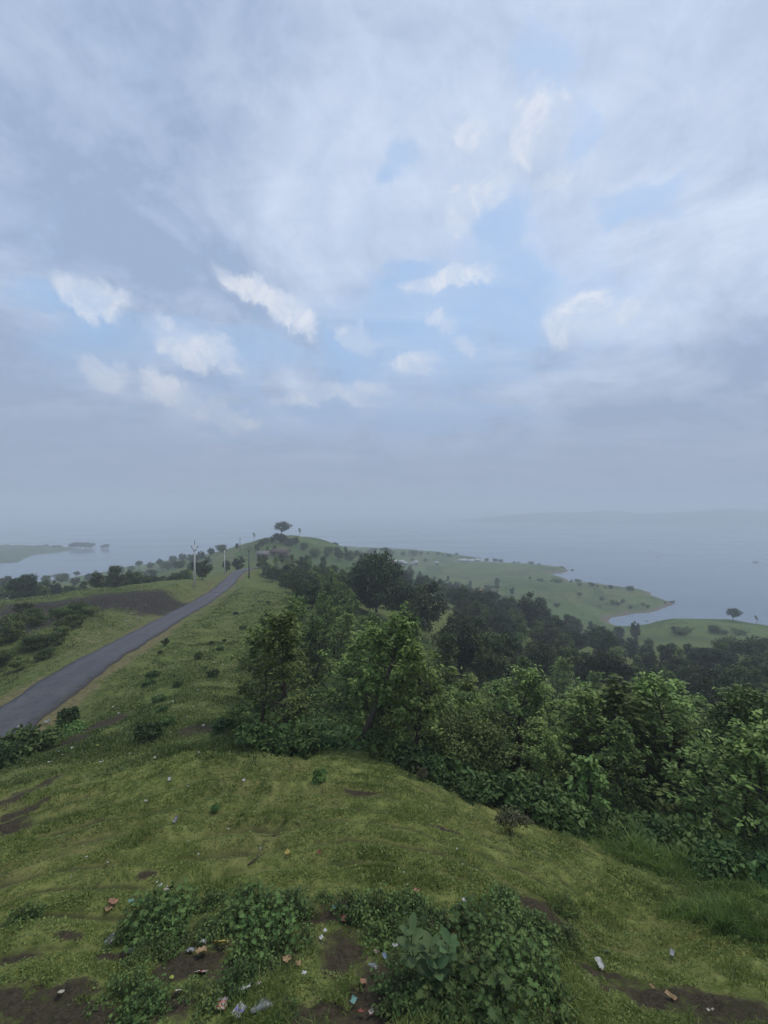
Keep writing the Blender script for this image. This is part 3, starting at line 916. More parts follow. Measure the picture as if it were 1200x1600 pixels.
def weed_shrub(name, H, R, leaf, n, mat):
    return blob_proto(name, H, R, leaf, n, 150, mat, bare=0.0, stems=5, open_=0.25)
PROTO['weed'] = [weed_shrub('weed', 0.9, r, 0.15, nb, M['weed']) for r, nb in ((0.6, 10), (0.8, 13), (0.5, 8))]
PROTO['weedlight'] = [weed_shrub('weed', 0.9, 0.6, 0.13, 10, M['teak_light'])]
PROTO['drybush'] = [weed_shrub('dry', 0.8, 0.45, 0.07, 8, M['dryshrub'])]

FIRST = {}
NAMES = dict(teak='teak_tree', lean='teak_tree', light='sapling', tall='teak_tree', dense='broadleaf_tree', mid='small_tree', scrub='shrub', acacia='acacia_tree', hilltree='broadleaf_tree', bushy='bushy_tree', spindly='palm_like_tree', weed='leafy_weed', weedlight='leafy_weed', drybush='dry_shrub')
NAMES['spindly'] = 'slender_tree'
CATS = dict(teak='tree', lean='tree', light='tree', tall='tree', dense='tree', mid='tree', scrub='shrub', acacia='tree', hilltree='tree', bushy='tree', spindly='tree', weed='weed', weedlight='weed', drybush='shrub')
PH = dict(teak=5.0, lean=5.0, light=2.2, tall=8.0, dense=8.0, mid=7.0, scrub=2.6, acacia=8.0, hilltree=8.0, bushy=5.0, spindly=6.0, weed=0.9, weedlight=0.9, drybush=0.8)
def plant(kind, x, y, H, label, group=None, var=None, rz=None, wide=1.0, sink=0.0):
    v = RNG.integers(len(PROTO[kind])) if var is None else var % len(PROTO[kind])
    key = (kind, int(v))
    if key not in FIRST:
        tr, cr, mat = PROTO[kind][v]
        root = empty(NAMES[kind])
        shrubby = kind in ('scrub', 'weed', 'weedlight', 'drybush')
        obj('stem' if shrubby else 'trunk', tr, M['stem'] if kind.startswith('weed') else M['bark'], root)
        obj('foliage' if shrubby else 'crown', cr, mat, root)
        FIRST[key] = root
    else:
        root = copy_tree(FIRST[key])
        if 'group' in root:
            del root['group']
    s = H / PH[kind]
    root.location = (x, y, gz(x, y) - sink)
    root.scale = (s * wide, s * wide, s)
    root.rotation_euler = (RNG.normal() * 0.03, RNG.normal() * 0.03, RNG.uniform(0, 6.28) if rz is None else rz)
    tag(root, label, CATS[kind], group)
    return root
def plant_p(kind, px, d, H, label, group=None, **kw):
    return plant(kind, colx(px, d), d, H, label, group, **kw)

# ---- trees that can be told apart
plant_p('lean', 556, 14.2, 4.5, 'teak tree with a bare dark leaning trunk, at the foot of the grass slope', rz=0.1)
plant_p('teak', 445, 15.5, 4.9, 'tall leafy teak at the left end of the grove beside the open grassy bank', var=0)
plant_p('teak', 405, 17.5, 4.3, 'thin young teak standing furthest left, nearest the road bank', var=1)
plant_p('teak', 640, 13.2, 3.9, 'short teak just right of the leaning trunk with pale stems at its foot', var=3)
plant_p('teak', 590, 17.5, 4.9, 'tall teak rising straight behind the tree with the leaning trunk', var=3)
plant_p('light', 912, 10.6, 1.75, 'bright light green sapling standing in front of the dark grove', var=0)
plant_p('dense', 590, 72, 12.0, 'large dark round-topped tree standing highest above the grove', var=1, wide=0.80)
plant_p('dense', 652, 66, 10.0, 'broad dark tree touching the right side of the highest round-topped tree', var=3, wide=0.95)
plant_p('dense', 832, 112, 11.5, 'dark rounded tree on the valley slope below the lakeside fields', var=0, wide=0.95)
plant_p('dense', 893, 152, 10.5, 'lone rounded green tree in the field above the bright grass strip', var=2, wide=0.8)
plant_p('hilltree', 442, 246, 9.2, 'large spreading tree on top of the hill', var=0, wide=1.1)
plant_p('spindly', 396, 242, 5.0, 'small thin tree on the hilltop left of the spreading tree', var=0)
plant_p('spindly', 467, 250, 5.5, 'small tree on the hilltop right of the spreading tree', var=0)
plant_p('hilltree', 1147, 176, 6.0, 'small round tree on the crest above the lake at the right edge', var=1, wide=0.9)
plant_p('spindly', 1182, 175, 3.6, 'very small thin tree on the crest at the far right', var=0, wide=1.2)
plant_p('dense', 38, 86, 6.2, 'dark broad tree behind the burnt strip at the far left', var=1, wide=0.9)
plant_p('dense', 316, 92, 5.0, 'dark round bush tree right behind the first concrete pole', var=3, wide=0.85)
plant_p('dense', 372, 128, 5.2, 'dark bush tree beside the road where it passes over the crest', var=0, wide=0.95)
plant_p('dense', 354, 140, 5.2, 'dark bush tree just behind the second concrete pole', var=2, wide=0.7)
plant_p('acacia', 120, 290, 6.0, 'low flat-topped tree standing alone above the left arm of the lake', var=0, wide=0.75)
plant_p('acacia', 217, 330, 7.5, 'round tree on the skyline slope above the left arm of the lake', var=1, wide=1.0)
plant_p('mid', 175, 250, 9, 'upright tree on the slope above the left arm of the lake, between two rounder ones', var=2)
plant_p('dense', 968, 165, 6.5, 'dark tree at the near end of the small cove', var=2, wide=0.8)
plant_p('dense', 992, 160, 7.5, 'dark tree right of the cove, in front of the lakeside hill', var=0, wide=0.6)
plant_p('mid', 945, 168, 5.5, 'small bushy tree left of the cove mouth', var=0)

# ---- the near teak grove
def scatter(n, region, minsep, existing, tries=6000):
    out = []
    for _ in range(tries):
        if len(out) >= n:
            break
        x, y = region()
        if x is None:
            continue
        if all((x - a) ** 2 + (y - b) ** 2 > minsep ** 2 for a, b in existing) :
            existing.append((x, y)); out.append((x, y))
    return out
def rim(px):
    return float(np.interp(px, [300, 400, 550, 640, 700, 800, 900, 1000, 1100, 1200, 1500], [14.5, 13.2, 13.4, 12.4, 11.8, 11.6, 10.7, 10.0, 9.4, 9.1, 8.8]))
taken = [(o.location.x, o.location.y) for o in COL.objects if o.type == 'EMPTY']
def reg_near():
    px = RNG.uniform(600, 1330)
    d = rim(px) + 0.6 + (34 - rim(px)) * RNG.uniform(0, 1) ** 1.3
    return colx(px, d), d
near_pts = scatter(95, reg_near, 1.7, taken)
for x, y in near_pts:
    px = 600 + FP * x / y
    if px < 760:
        lb = 'teak in the grove just right of the leaning trunk'
    elif px < 1000:
        lb = 'teak in the middle of the grove below the slope'
    else:
        lb = 'teak in the grove above the tall grass at right'
    front = y < rim(px) + 4
    hs_ = 0.82 if px < 740 else 1.0
    kd = RNG.choice(['teak', 'bushy'], p=[0.68, 0.32])
    lb = lb.replace('teak in', {'teak': 'teak in', 'bushy': 'small-leaved bushy tree in'}[kd])
    plant(kd, x, y, hs_ * (RNG.uniform(2.2, 4.2) if front else RNG.uniform(3.2, 5.6)), ('front-row ' if front else 'inner ') + lb, 'teak trees in the grove below the slope', wide=RNG.uniform(0.9, 1.35))
def reg_left():
    px = RNG.uniform(400, 640); d = RNG.uniform(17, 48)
    return (colx(px, d), d) if px > 395 + max(0, d - 24) * 3.2 and not (468 < px < 545 and d < 30) else (None, None)
for x, y in scatter(22, reg_left, 2.6, taken):
    plant('teak' if RNG.random() < 0.6 else 'tall', x, y, RNG.uniform(4.0, 6.0), 'leafy teak on the valley side behind the leaning trunk, right of the bare bank', 'teak trees in the grove below the slope')
def reg_mid():
    px = RNG.uniform(560, 1330); d = RNG.uniform(33, 82)
    if 660 < px < 715 and d > 60: return None, None
    if 540 < px < 720 and d > 44: return None, None
    if 820 < px < 960 and d > 66: return None, None
    return colx(px, d), d
for x, y in scatter(74, reg_mid, 4.0, taken):
    px = 600 + FP * x / y
    k = RNG.choice(['tall', 'mid', 'dense'], p=[0.42, 0.33, 0.25]) if px < 980 else RNG.choice(['tall', 'mid', 'dense'], p=[0.2, 0.3, 0.5])
    where = 'below the large dark round-topped tree' if px < 720 else 'in the middle of the wooded valley' if px < 960 else 'on the wooded slope under the lakeside hill at right'
    how = {'tall': 'tall large-leaved teak', 'mid': 'bushy loose-crowned tree', 'dense': 'dark closed-crowned tree'}[k]
    plant(k, x, y, RNG.uniform(4.0, 7.0), f'{how} {where}', 'trees of the wooded valley', wide=RNG.uniform(0.8, 1.0))
# ---- dark row at the right under the lakeside hill
for px, d, H in ((1010, 95, 5), (1045, 88, 6), (1078, 92, 5.5), (1110, 84, 6.3), (1140, 88, 7.2), (1172, 82, 7.0), (1200, 86, 7.2), (1235, 82, 7), (985, 105, 5), (1150, 70, 6), (1190, 66, 6.5), (1060, 72, 5.5), (1092, 78, 5.5), (1128, 76, 6.2)):
    plant_p('acacia' if H > 6.8 else 'dense', px, d, H, 'dark spreading tree in the close row below the hilltop field at right', 'dark trees below the hilltop field', wide=RNG.uniform(0.8, 1.0))
# ---- ridge right of the road, up to the hill
ridge = [(418, 118, 5), (432, 128, 6), (448, 122, 6.5), (462, 112, 6), (470, 135, 7), (484, 120, 7.5), (498, 108, 7), (452, 100, 5.5), (478, 96, 6), (506, 128, 6.5), (520, 112, 7.5), (512, 90, 6.5),
         (533, 104, 6), (545, 92, 6.5), (492, 82, 5.5), (528, 78, 6), (555, 118, 6.5), (470, 78, 5), (500, 66, 5), (532, 60, 5.5), (480, 150, 6), (505, 155, 6), (440, 150, 4.5), (560, 75, 6.5)]
ridge += [(405, 124, 4), (412, 135, 4.5), (425, 110, 4.5), (440, 104, 5), (458, 92, 5), (466, 84, 5), (486, 72, 5), (495, 90, 6), (515, 72, 5.5), (508, 104, 7), (520, 140, 7), (535, 132, 7), (548, 105, 6.5), (475, 106, 6), (455, 135, 6), (548, 62, 5.5), (512, 56, 5), (560, 95, 7), (488, 60, 4.5), (470, 66, 4.5), (446, 88, 4)]
for px, d, H in ridge:
    plant_p(RNG.choice(['dense', 'mid', 'mid', 'tall']), px, d, H, 'leafy tree in the belt along the ridge right of the road, before the hill', 'trees along the ridge right of the road', wide=RNG.uniform(0.8, 1.05))
hillt = [(433, 232, 4.5), (441, 226, 6), (452, 222, 5), (425, 225, 4), (415, 222, 3.5), (462, 228, 4.5), (456, 222, 4), (409, 214, 4.5), (515, 226, 4.5), (527, 230, 5), (540, 236, 5), (556, 245, 5), (512, 215, 5),
         (530, 210, 6), (545, 220, 6), (492, 212, 5), (402, 205, 4), (418, 198, 4.5), (575, 245, 6), (590, 235, 6), (565, 215, 6.5), (430, 205, 3.5), (475, 222, 4)]
for px, d, H in hillt:
    plant_p(RNG.choice(['dense', 'mid', 'scrub']), px, d, H, 'small dark bush tree on the flank of the green hill', 'bush trees on the flank of the hill', wide=RNG.uniform(0.8, 1.1))
# ---- slope beyond the burnt strip and down to the left arm of the lake
leftt = [(150, 84, 4.4), (165, 92, 5), (180, 88, 5.5), (195, 96, 5), (210, 90, 4.5), (228, 98, 4), (250, 100, 3.6), (268, 104, 3.6), (288, 98, 3.6), (60, 92, 6), (85, 108, 5), (110, 110, 4), (130, 104, 4.5), (5, 95, 5.5), (240, 120, 4), (20, 105, 6)]
for px, d, H in leftt:
    plant_p(RNG.choice(['dense', 'mid', 'scrub']), px, d, H, 'bushy tree rising behind the rim of the burnt strip left of the road', 'bushes behind the burnt strip', wide=RNG.uniform(0.9, 1.2))
leftf = [(40, 200, 6), (72, 230, 6), (95, 205, 5), (140, 240, 5), (152, 215, 5), (190, 280, 6), (205, 290, 5), (235, 300, 6), (250, 320, 6), (270, 330, 6), (285, 300, 6), (262, 260, 6), (230, 240, 5), (300, 280, 6), (315, 260, 6), (330, 250, 5), (20, 240, 6), (118, 180, 4), (160, 165, 4),
         (200, 175, 4.5), (240, 190, 5), (280, 210, 5), (305, 235, 5), (345, 245, 5), (300, 180, 4), (325, 200, 4), (8, 170, 6), (150, 320, 4.5), (250, 400, 4), (370, 225, 3.5)]
for px, d, H in leftf:
    plant_p(RNG.choice(['dense', 'mid', 'scrub']), px, d, H, 'scattered bush tree on the hazy slope down to the left arm of the lake', 'bush trees on the left lake slope', wide=RNG.uniform(0.9, 1.2))
# ---- fields and shore to the right
fieldt = [(690, 215, 7), (700, 225, 7), (712, 240, 6.5), (722, 232, 6), (735, 226, 7), (760, 232, 7), (775, 246, 6), (668, 205, 7), (640, 190, 8), (625, 170, 8), (760, 180, 7), (742, 165, 8), (720, 150, 8), (790, 165, 8), (780, 140, 8), (808, 150, 7), (850, 140, 8), (660, 150, 8),
          (690, 135, 7), (615, 140, 8), (870, 170, 5), (760, 120, 8), (735, 105, 8), (800, 125, 8), (715, 120, 7), (610, 215, 7), (640, 235, 7), (655, 260, 6), (590, 190, 7), (700, 300, 5), (735, 290, 4.5), (776, 300, 6), (640, 300, 7), (620, 320, 7), (828, 330, 3), (800, 262, 6), (690, 180, 7),
          (925, 182, 5), (905, 175, 4.5), (1010, 222, 3), (640, 275, 7), (940, 150, 5), (965, 140, 5.5), (990, 135, 6), (1015, 128, 5), (955, 125, 6), (930, 118, 6.5)]
def reg_wood():
    px = RNG.uniform(585, 960); d = RNG.uniform(88, 235)
    y = HZ + FP * 25 / d
    if 655 < px < 715 and d < 110: return None, None
    if 845 < px < 965 and 105 < d < 150 and RNG.random() < 0.6: return None, None
    if d > 150 and px > 700 + (235 - d) * 2.4: return None, None
    return colx(px, d), d
fieldt += [(600 + FP * x / y, y, RNG.uniform(3.5, 8.0)) for x, y in scatter(72, reg_wood, 4.6, [])]
fieldt += [(785, 92, 6), (800, 99, 6.5), (815, 90, 5.5), (838, 96, 6), (852, 88, 5.5), (868, 98, 6), (880, 90, 5.5), (898, 97, 5.5), (770, 98, 6), (845, 106, 5.5), (612, 88, 7), (630, 96, 7)]
for px, d, H in fieldt:
    plant_p(RNG.choice(['dense', 'mid']), px, d, H, 'dark tree ' + ('in the woodland beyond the grove' if d < 150 else 'among the lower fields before the lake') + (', near its left end' if px < 680 else ', in its middle' if px < 800 else ', towards the cove'), 'trees among the lower fields', wide=RNG.uniform(0.8, 1.05))
far_r = [(560, 450, 6), (575, 460, 7), (588, 470, 8), (600, 480, 8), (612, 478, 9), (624, 484, 9), (632, 490, 7), (642, 495, 7), (655, 500, 6), (668, 520, 7), (678, 520, 7), (690, 515, 6), (700, 510, 5), (712, 525, 5), (585, 420, 6), (600, 425, 5), (640, 440, 4), (660, 450, 4),
         (748, 486, 3.5), (760, 482, 4), (772, 478, 4), (785, 474, 3.5), (800, 468, 4), (815, 464, 3), (830, 458, 3.5), (845, 450, 3.5), (858, 440, 3.5), (870, 430, 3), (880, 420, 3), (570, 400, 5), (555, 380, 6), (545, 350, 6), (560, 330, 7), (580, 350, 6), (600, 340, 6), (530, 310, 6), (520, 330, 6), (575, 310, 7), (595, 295, 7)]
for px, d, H in far_r:
    px += RNG.uniform(-7, 7); H *= RNG.uniform(0.45, 1.1)
    plant_p('dense' if H > 4.5 else 'scrub', px, d, H, 'small hazy tree on the far headland ' + ('behind the hill' if px < 580 else 'around the village' if px < 720 else 'on the long point beyond the sheds'), 'trees on the far side of the headland', wide=RNG.uniform(1.0, 1.9))
for px, d, H in ((985, 292, 4), (1012, 250, 2.2), (1005, 255, 2.0), (965, 252, 2.5), (940, 262, 2.5), (905, 270, 2.5), (1040, 262, 1.8), (870, 240, 2.5), (985, 246, 2.2)):
    plant_p('scrub', px, d, H, 'low dark shrub on the grassy point that juts into the lake', 'shrubs on the grassy point', wide=1.1)
for px, d, H in ((84, 640, 7), (92, 645, 6), (112, 652, 9), (118, 655, 10), (126, 652, 11), (134, 655, 11), (141, 650, 10), (160, 648, 6), (166, 650, 8), (60, 640, 7), (72, 660, 6)):
    x, y = colx(px, d), d
    o = plant('dense', x, y, H, 'hazy tree standing in shallow water off the far left shore', 'trees standing off the far left shore', wide=1.3)
    o.location.z = 0.0
def reg_field():
    px = RNG.uniform(560, 1180); d = RNG.uniform(95, 400)
    x = colx(px, d)
    return (x, d) if poly_sd(np.array([x]), np.array([float(d)]), poly)[0] > 6 and not (660 < px < 720 and d < 100) else (None, None)
hedge = []
for cx, cy in scatter(15, reg_field, 22.0, []):
    a = RNG.uniform(-0.5, 0.5)
    for _ in range(int(RNG.integers(4, 10))):
        t = RNG.normal() * 9
        hedge.append((cx + t * math.cos(a) + RNG.normal(), cy + t * math.sin(a) + RNG.normal()))
for x, y in hedge:
    if poly_sd(np.array([x]), np.array([y]), poly)[0] < 4: continue
    px = 600 + FP * x / y
    where = 'in the fields below the village' if px < 760 and y > 200 else 'in the fields of the grassy point' if y > 200 else 'on the grassy side of the valley' if px < 960 else 'on the lakeside hill at right'
    plant(RNG.choice(['scrub', 'scrub', 'mid']), x, y, RNG.uniform(0.9, 3.2), 'small dark shrub ' + where, 'shrubs among the fields', wide=RNG.uniform(1.1, 2.0))
# ---- shrubs of the plateau and bank beside the road
bank = [(30, 31, 1.1), (70, 33, 1.0), (95, 37, 1.4), (20, 37, 1.6), (45, 35, 1.2), (115, 40, 1.4), (0, 32, 1.3), (10, 41, 1.7), (60, 42, 1.3), (85, 30.5, 0.8), (130, 36, 0.9), (105, 33.5, 0.8), (-20, 36, 1.5), (140, 45, 1.2), (50, 46, 1.3)]
bank += [(RNG.uniform(-40, 150), RNG.uniform(33, 50), RNG.uniform(0.6, 1.5)) for _ in range(18)]
bank = [b_ for b_ in bank if road_dist(np.array([colx(b_[0], b_[1])]), np.array([float(b_[1])]))[0][0] > 4.0]
for px, d, H in bank:
    plant_p('scrub', px, d, H, 'low dark green shrub on the rough ground left of the road', 'shrubs on the rough ground left of the road', wide=1.25)
plant_p('weed', 104, 21.5, 1.25, 'small leafy sapling growing at the near edge of the road', var=2, wide=0.8)
plant_p('scrub', 258, 36.0, 0.8, 'small dark shrub on the right verge halfway along the road', var=2)
plant_p('weed', 42, 15.8, 1.25, 'rounded dark green bush near the left edge below the road', var=1, wide=1.15)
plant_p('weedlight', 52, 16.6, 1.15, 'yellow-green bush right of the rounded dark bush below the road', var=0)
plant_p('weed', 6, 13.8, 0.8, 'dark weed clump cut by the left edge of the picture', var=0)
plant_p('weedlight', 112, 18.5, 0.7, 'yellow-green weed beside an orange scrap on the road bank', var=0, wide=1.4)
plant_p('weed', 234, 14.6, 0.75, 'leafy green weed alone on the rough bank above the mown turf', var=0)
plant_p('weedlight', 499, 10.0, 0.34, 'small shrub standing on the mown slope in front of the grove', var=2)
plant_p('weedlight', 336, 8.9, 0.16, 'tiny green tuft in the middle of the mown slope', var=2)
plant_p('drybush', 797, 8.6, 0.62, 'brownish half-dry shrub on the slope left of the tall grass', var=0)
plant_p('drybush', 660, 11.2, 0.35, 'small dead brown shrub at the edge of the turf', var=0)
for i in range(62):
    px = 395 + (1240 - 395) * (i + RNG.uniform(-0.3, 0.3)) / 61
    if 515 < px < 585: continue
    dd = RNG.choice([0.0, 0.5, 1.0]) + RNG.uniform(-0.2, 0.4)
    d = rim(px) - 0.7 + dd - max(0, (px - 950) / 700)
    H = RNG.uniform(0.40, 0.8)
    plant_p('weed', px, d, H, 'lush leafy weed along the foot of the slope ' + ('in front of the leaning trunk' if px < 640 else 'below the middle of the grove' if px < 900 else 'between tall grass and grove'), 'weeds along the foot of the slope', wide=1.2)
def reg_bank():
    px = RNG.uniform(60, 520); d = RNG.uniform(14, 60)
    x = colx(px, d)
    rd = road_dist(np.array([x]), np.array([d]))[0][0]
    if px < 320 and d > 34: return None, None
    return (x, d) if rd > 3.2 and px > 60 and x > -22 else (None, None)
for x, y in scatter(40, reg_bank, 1.6, []):
    plant('weed', x, y, RNG.uniform(0.25, 0.55), 'low green weed on the rough grassy bank right of the road', 'low weeds on the road bank', wide=1.3)

# ------------------------------------------------------------------ foreground plants with broad leaves
LOBED = np.array([(0.0, 0.0), (-0.16, 0.30), (0.16, 0.24), (0.22, 0.55), (0.42, 0.28), (0.72, 0.40), (0.70, 0.17), (1.0, 0.0),
                  (0.70, -0.17), (0.72, -0.40), (0.42, -0.28), (0.22, -0.55), (0.16, -0.24), (-0.16, -0.30)])
LOBED_F = np.array([(0, 1, 2, 3, 4, 5, 6, 7), (0, 7, 8, 9, 10, 11, 12, 13)])
OVATE = np.array([(0, 0), (0.10, 0.20), (0.38, 0.34), (0.70, 0.30), (0.92, 0.13), (1, 0), (0.92, -0.13), (0.70, -0.30), (0.38, -0.34), (0.10, -0.20)])
OVATE_F = np.array([(0, 1, 2, 3, 4, 5), (0, 5, 6, 7, 8, 9)])
def broad_weed(R, H, leaf, nst, lob=True):
    """sprawling weed: several stems, each leaf on a stalk of its own"""
    gs, gl = Geo(), Geo()
    pos, axs, sz, tn = [], [], [], []
    for s in range(nst):
        an = RNG.uniform(0, 6.28); rr = R * math.sqrt(RNG.uniform(0.02, 1))
        tip = np.array((math.cos(an) * rr, math.sin(an) * rr, H * (1 - 0.55 * (rr / R) ** 2) * RNG.uniform(0.6, 1.05)))
        b0 = np.array((tip[0] * 0.35, tip[1] * 0.35, -0.03))
        pts, rs = limb(b0, tip, 0.007, 0.003, 5, 0.08)
        gs.tube(pts, rs, 5, cap=False)
        for l in range(7):
            t = 0.3 + 0.7 * l / 6
            k = t * 4; i = min(int(k), 3)
            c = pts[i] + (pts[i + 1] - pts[i]) * (k - i)
            a2 = an + RNG.uniform(-2.4, 2.4)
            st = np.array((math.cos(a2), math.sin(a2), RNG.uniform(0.1, 0.8))); st /= np.linalg.norm(st)
            q = c + st * leaf * RNG.uniform(0.4, 1.0)
            gs.tube(np.array([c, q]), [0.0025, 0.002], 4, cap=False)
            pos.append(q); axs.append((math.cos(a2 + RNG.normal() * 0.5), math.sin(a2 + RNG.normal() * 0.5), RNG.uniform(-0.6, 0.25))); sz.append(leaf * RNG.uniform(0.5, 1.15)); tn.append(np.clip(RNG.normal(0.3 + 0.4 * t, 0.22), 0, 1))
    pos, axs, sz = np.array(pos), np.array(axs), np.array(sz)
    up = np.array((0, 0, 1.0)) + RNG.normal(size=pos.shape) * 0.45
    if lob:
        add_leaves(gl, pos, axs, up, sz, sz, np.array(tn), fold=0.12, droop=0.18, outline=LOBED, faces=LOBED_F)
    else:
        add_leaves(gl, pos, axs, up, sz, sz, np.array(tn), fold=0.15, droop=0.25, outline=OVATE, faces=OVATE_F)
    return gs.mesh('weed_stem', True), gl.mesh('weed_leaf')
BW = [broad_weed(0.44, 0.40, 0.072, 56), broad_weed(0.38, 0.34, 0.055, 56, False), broad_weed(0.40, 0.44, 0.090, 40), broad_weed(0.36, 0.28, 0.048, 62), broad_weed(0.40, 0.22, 0.042, 60, False)]
bw_first = {}
def broad(px, py, var, s, label, group='broad-leaved weeds around the litter'):
    x, y, z = hit(px, py)
    if var not in bw_first:
        r = empty('broadleaf_weed')
        obj('stem', BW[var][0], M['stem'], r); obj('foliage', BW[var][1], M['weed'], r)
        bw_first[var] = r
    else:
        r = copy_tree(bw_first[var])
    r.location = (x, y, z - 0.02); r.scale = (s, s, s * RNG.uniform(0.85, 1.1)); r.rotation_euler = (0, 0, RNG.uniform(0, 6.28))
    tag(r, label, 'weed', group)
for px, py, v, s, lb in (
    (250, 1450, 0, 1.05, 'broad-leaved weed bush standing alone right of the orange packet'),
    (262, 1478, 3, 0.7, 'small-leaved weed at the right foot of the bush by the orange packet'),
    (222, 1440, 3, 0.8, 'small-leaved weed on the left side of the bush by the orange packet'),
    (395, 1440, 0, 0.9, 'lobed weed behind the yellow wrapper, at the left of the weed belt'),
    (450, 1428, 3, 1.0, 'low weed at the top of the weed belt left of the dark litter hollow'),
    (418, 1470, 0, 0.9, 'dense lobed weed right of the yellow wrapper'),
    (372, 1545, 1, 0.65, 'weed behind the large clear plastic bag'),
    (545, 1430, 3, 0.9, 'low weed at the top of the belt above the litter hollow'),
    (590, 1432, 1, 0.9, 'weed at the top of the belt left of the grey-green milkweed'),
    (640, 1425, 3, 0.8, 'low weed just above the grey-green milkweed'),
    (620, 1560, 1, 0.85, 'weed at the left foot of the grey-green milkweed'),
    (745, 1470, 0, 1.0, 'lobed weed right of the grey-green milkweed'),
    (780, 1500, 1, 1.0, 'weed beside the pale blue scrap'),
    (740, 1560, 2, 0.95, 'large-leaved lobed plant at the bottom edge right of the milkweed'),
    (780, 1590, 2, 0.9, 'large-leaved lobed plant in the lower right of the weed belt'),
    (820, 1545, 0, 0.9, 'lobed weed left of the yellow leaf scrap'),
    (850, 1580, 3, 1.0, 'dark fine weed at the right end of the weed belt'),
    (840, 1470, 3, 0.9, 'low weed below the bare soil patch on the slope'),
    (690, 1590, 2, 0.8, 'large-leaved lobed plant directly below the milkweed'),
    (35, 1440, 3, 0.7, 'low dark weed near the left edge of the turf'),
    (320, 1420, 3, 0.7, 'low weed above the lone broad-leaved bush'),
    (800, 1440, 3, 0.7, 'low weed left of the bare soil patch on the slope'),
):
    broad(px, py, v, s, lb)
# grey-green milkweed with opposite pairs of large ovate leaves
def milkweed():
    root = empty('milkweed_plant')
    x, y, z = hit(672, 1556)
    root.location = (x, y, z)
    tag(root, 'grey-green milkweed with large upright oval leaves among the weeds', 'plant')
    for s, (bx, by, H, lean) in enumerate(((0, 0, 0.50, 0.0), (-0.09, 0.08, 0.58, -0.10), (0.10, 0.06, 0.46, 0.12), (0.02, -0.08, 0.36, 0.05))):
        gs, gl = Geo(), Geo()
        pts, rs = limb((bx, by, -0.04), (bx + lean, by, H), 0.011, 0.005, 6, 0.04)
        gs.tube(pts, rs, 6)
        st = obj('stem', gs.mesh('stem', True), M['stem'], root)
        pos, axs, sz = [], [], []
        for k in range(7):
            t = 0.2 + 0.8 * k / 6
            q = t * 5; i = min(int(q), 4)
            c = pts[i] + (pts[i + 1] - pts[i]) * (q - i)
            for sgn in (0, math.pi):
                a = k * 1.57 + sgn + 0.3 + s
                pos.append(c); axs.append((math.cos(a), math.sin(a), 0.15 + 0.75 * t)); sz.append(0.165 * (1.1 - 0.45 * abs(t - 0.5)) * RNG.uniform(0.85, 1.1))
        pos, axs, sz = np.array(pos), np.array(axs), np.array(sz)
        up = np.array((0, 0, 1.0)) + RNG.normal(size=pos.shape) * 0.12
        add_leaves(gl, pos, axs, up, sz, sz * 0.95, RNG.uniform(0, 1, len(sz)), fold=0.12, droop=0.20, outline=OVATE, faces=OVATE_F)
        obj('foliage', gl.mesh('foliage'), M['milkweed'], root)
milkweed()

# ------------------------------------------------------------------ grass
def blades(name, n, sampler, hfun, mat, kind_label, cat, segs=1):
    X, Y, d = sampler(n)
    z, q = ground(X, Y, full=True)
    mk = near_masks(X, Y, q)
    keep, h, w, tint, lean = hfun(X, Y, d, q, mk)
    X, Y, z, d, h, w, tint, lean = (a[keep] for a in (X, Y, z, d, h, w, tint, lean))
    m = len(X)
    a = RNG.uniform(0, 6.28, m)
    side = np.stack([np.cos(a), np.sin(a), np.zeros(m)], 1)
    b = RNG.uniform(0, 6.28, m)
    ld = np.stack([np.cos(b), np.sin(b), np.zeros(m)], 1) * (lean * h)[:, None]
    base = np.stack([X, Y, z - 0.01], 1)
    up = np.array((0, 0, 1.0))
    p1 = base + ld * 0.25 + up * (h * 0.6)[:, None]
    p2 = base + ld + up * (h * np.sqrt(np.maximum(0.15, 1 - (lean * 0.6) ** 2)))[:, None]
    hw = side * (w * 0.5)[:, None]
    V = np.stack([base - hw, base + hw, p1 + hw * 0.8, p1 - hw * 0.8, p2], 1).reshape(-1, 3)
    o_ = (np.arange(m) * 5)[:, None]
    f4 = np.array([[0, 1, 2, 3]]) + o_
    f3 = np.array([[3, 2, 4]]) + o_
    o = obj(name, mesh_np(name, V, [f4, f3], np.repeat(tint, 5)), mat)
    tag(o, kind_label, cat, kind='stuff')
def polar(d0, d1, t0=-0.98, t1=0.98, pw=1.0):
    def f(n):
        th = RNG.uniform(t0, t1, n)
        d = d0 * (d1 / d0) ** (RNG.uniform(0, 1, n) ** pw)
        return th * d, d, d
    return f
def h_mown(X, Y, d, q, mk):
    cl = fbm(X, Y, 0.5, 3, 81) + 0.6 * fbm(X, Y, 2.2, 2, 82)
    keep = (mk['mown'] > RNG.uniform(0.1, 0.9, len(X))) & (q['road'] > 2.2)
    keep &= (mk['soil'] + 0.9 * fbm(X, Y, 0.35, 3, 85)) < 0.50 + RNG.uniform(-0.1, 0.1, len(X))
    keep &= cl > RNG.uniform(-0.75, 0.05, len(X))
    # thinner on the risers of the little terraces
    keep &= mk['riser'] < RNG.uniform(0.03, 0.30, len(X))
    h = np.clip(0.026 + 0.034 * cl, 0.010, 0.065) * RNG.uniform(0.6, 1.4, len(X)) * (0.8 + d / 20)
    w = (0.0050 + 0.0009 * d) * RNG.uniform(0.7, 1.3, len(X))
    dryness = fbm(X, Y, 1.3, 3, 83)
    tint = np.clip(0.36 + 0.9 * dryness + RNG.normal(0, 0.22, len(X)), 0, 1)
    return keep, h, w, tint, RNG.uniform(0.1, 1.1, len(X))
blades('grass', 400000, polar(2.9, 14.0), h_mown, M['grass'], 'short mown turf on the near slope', 'grass')
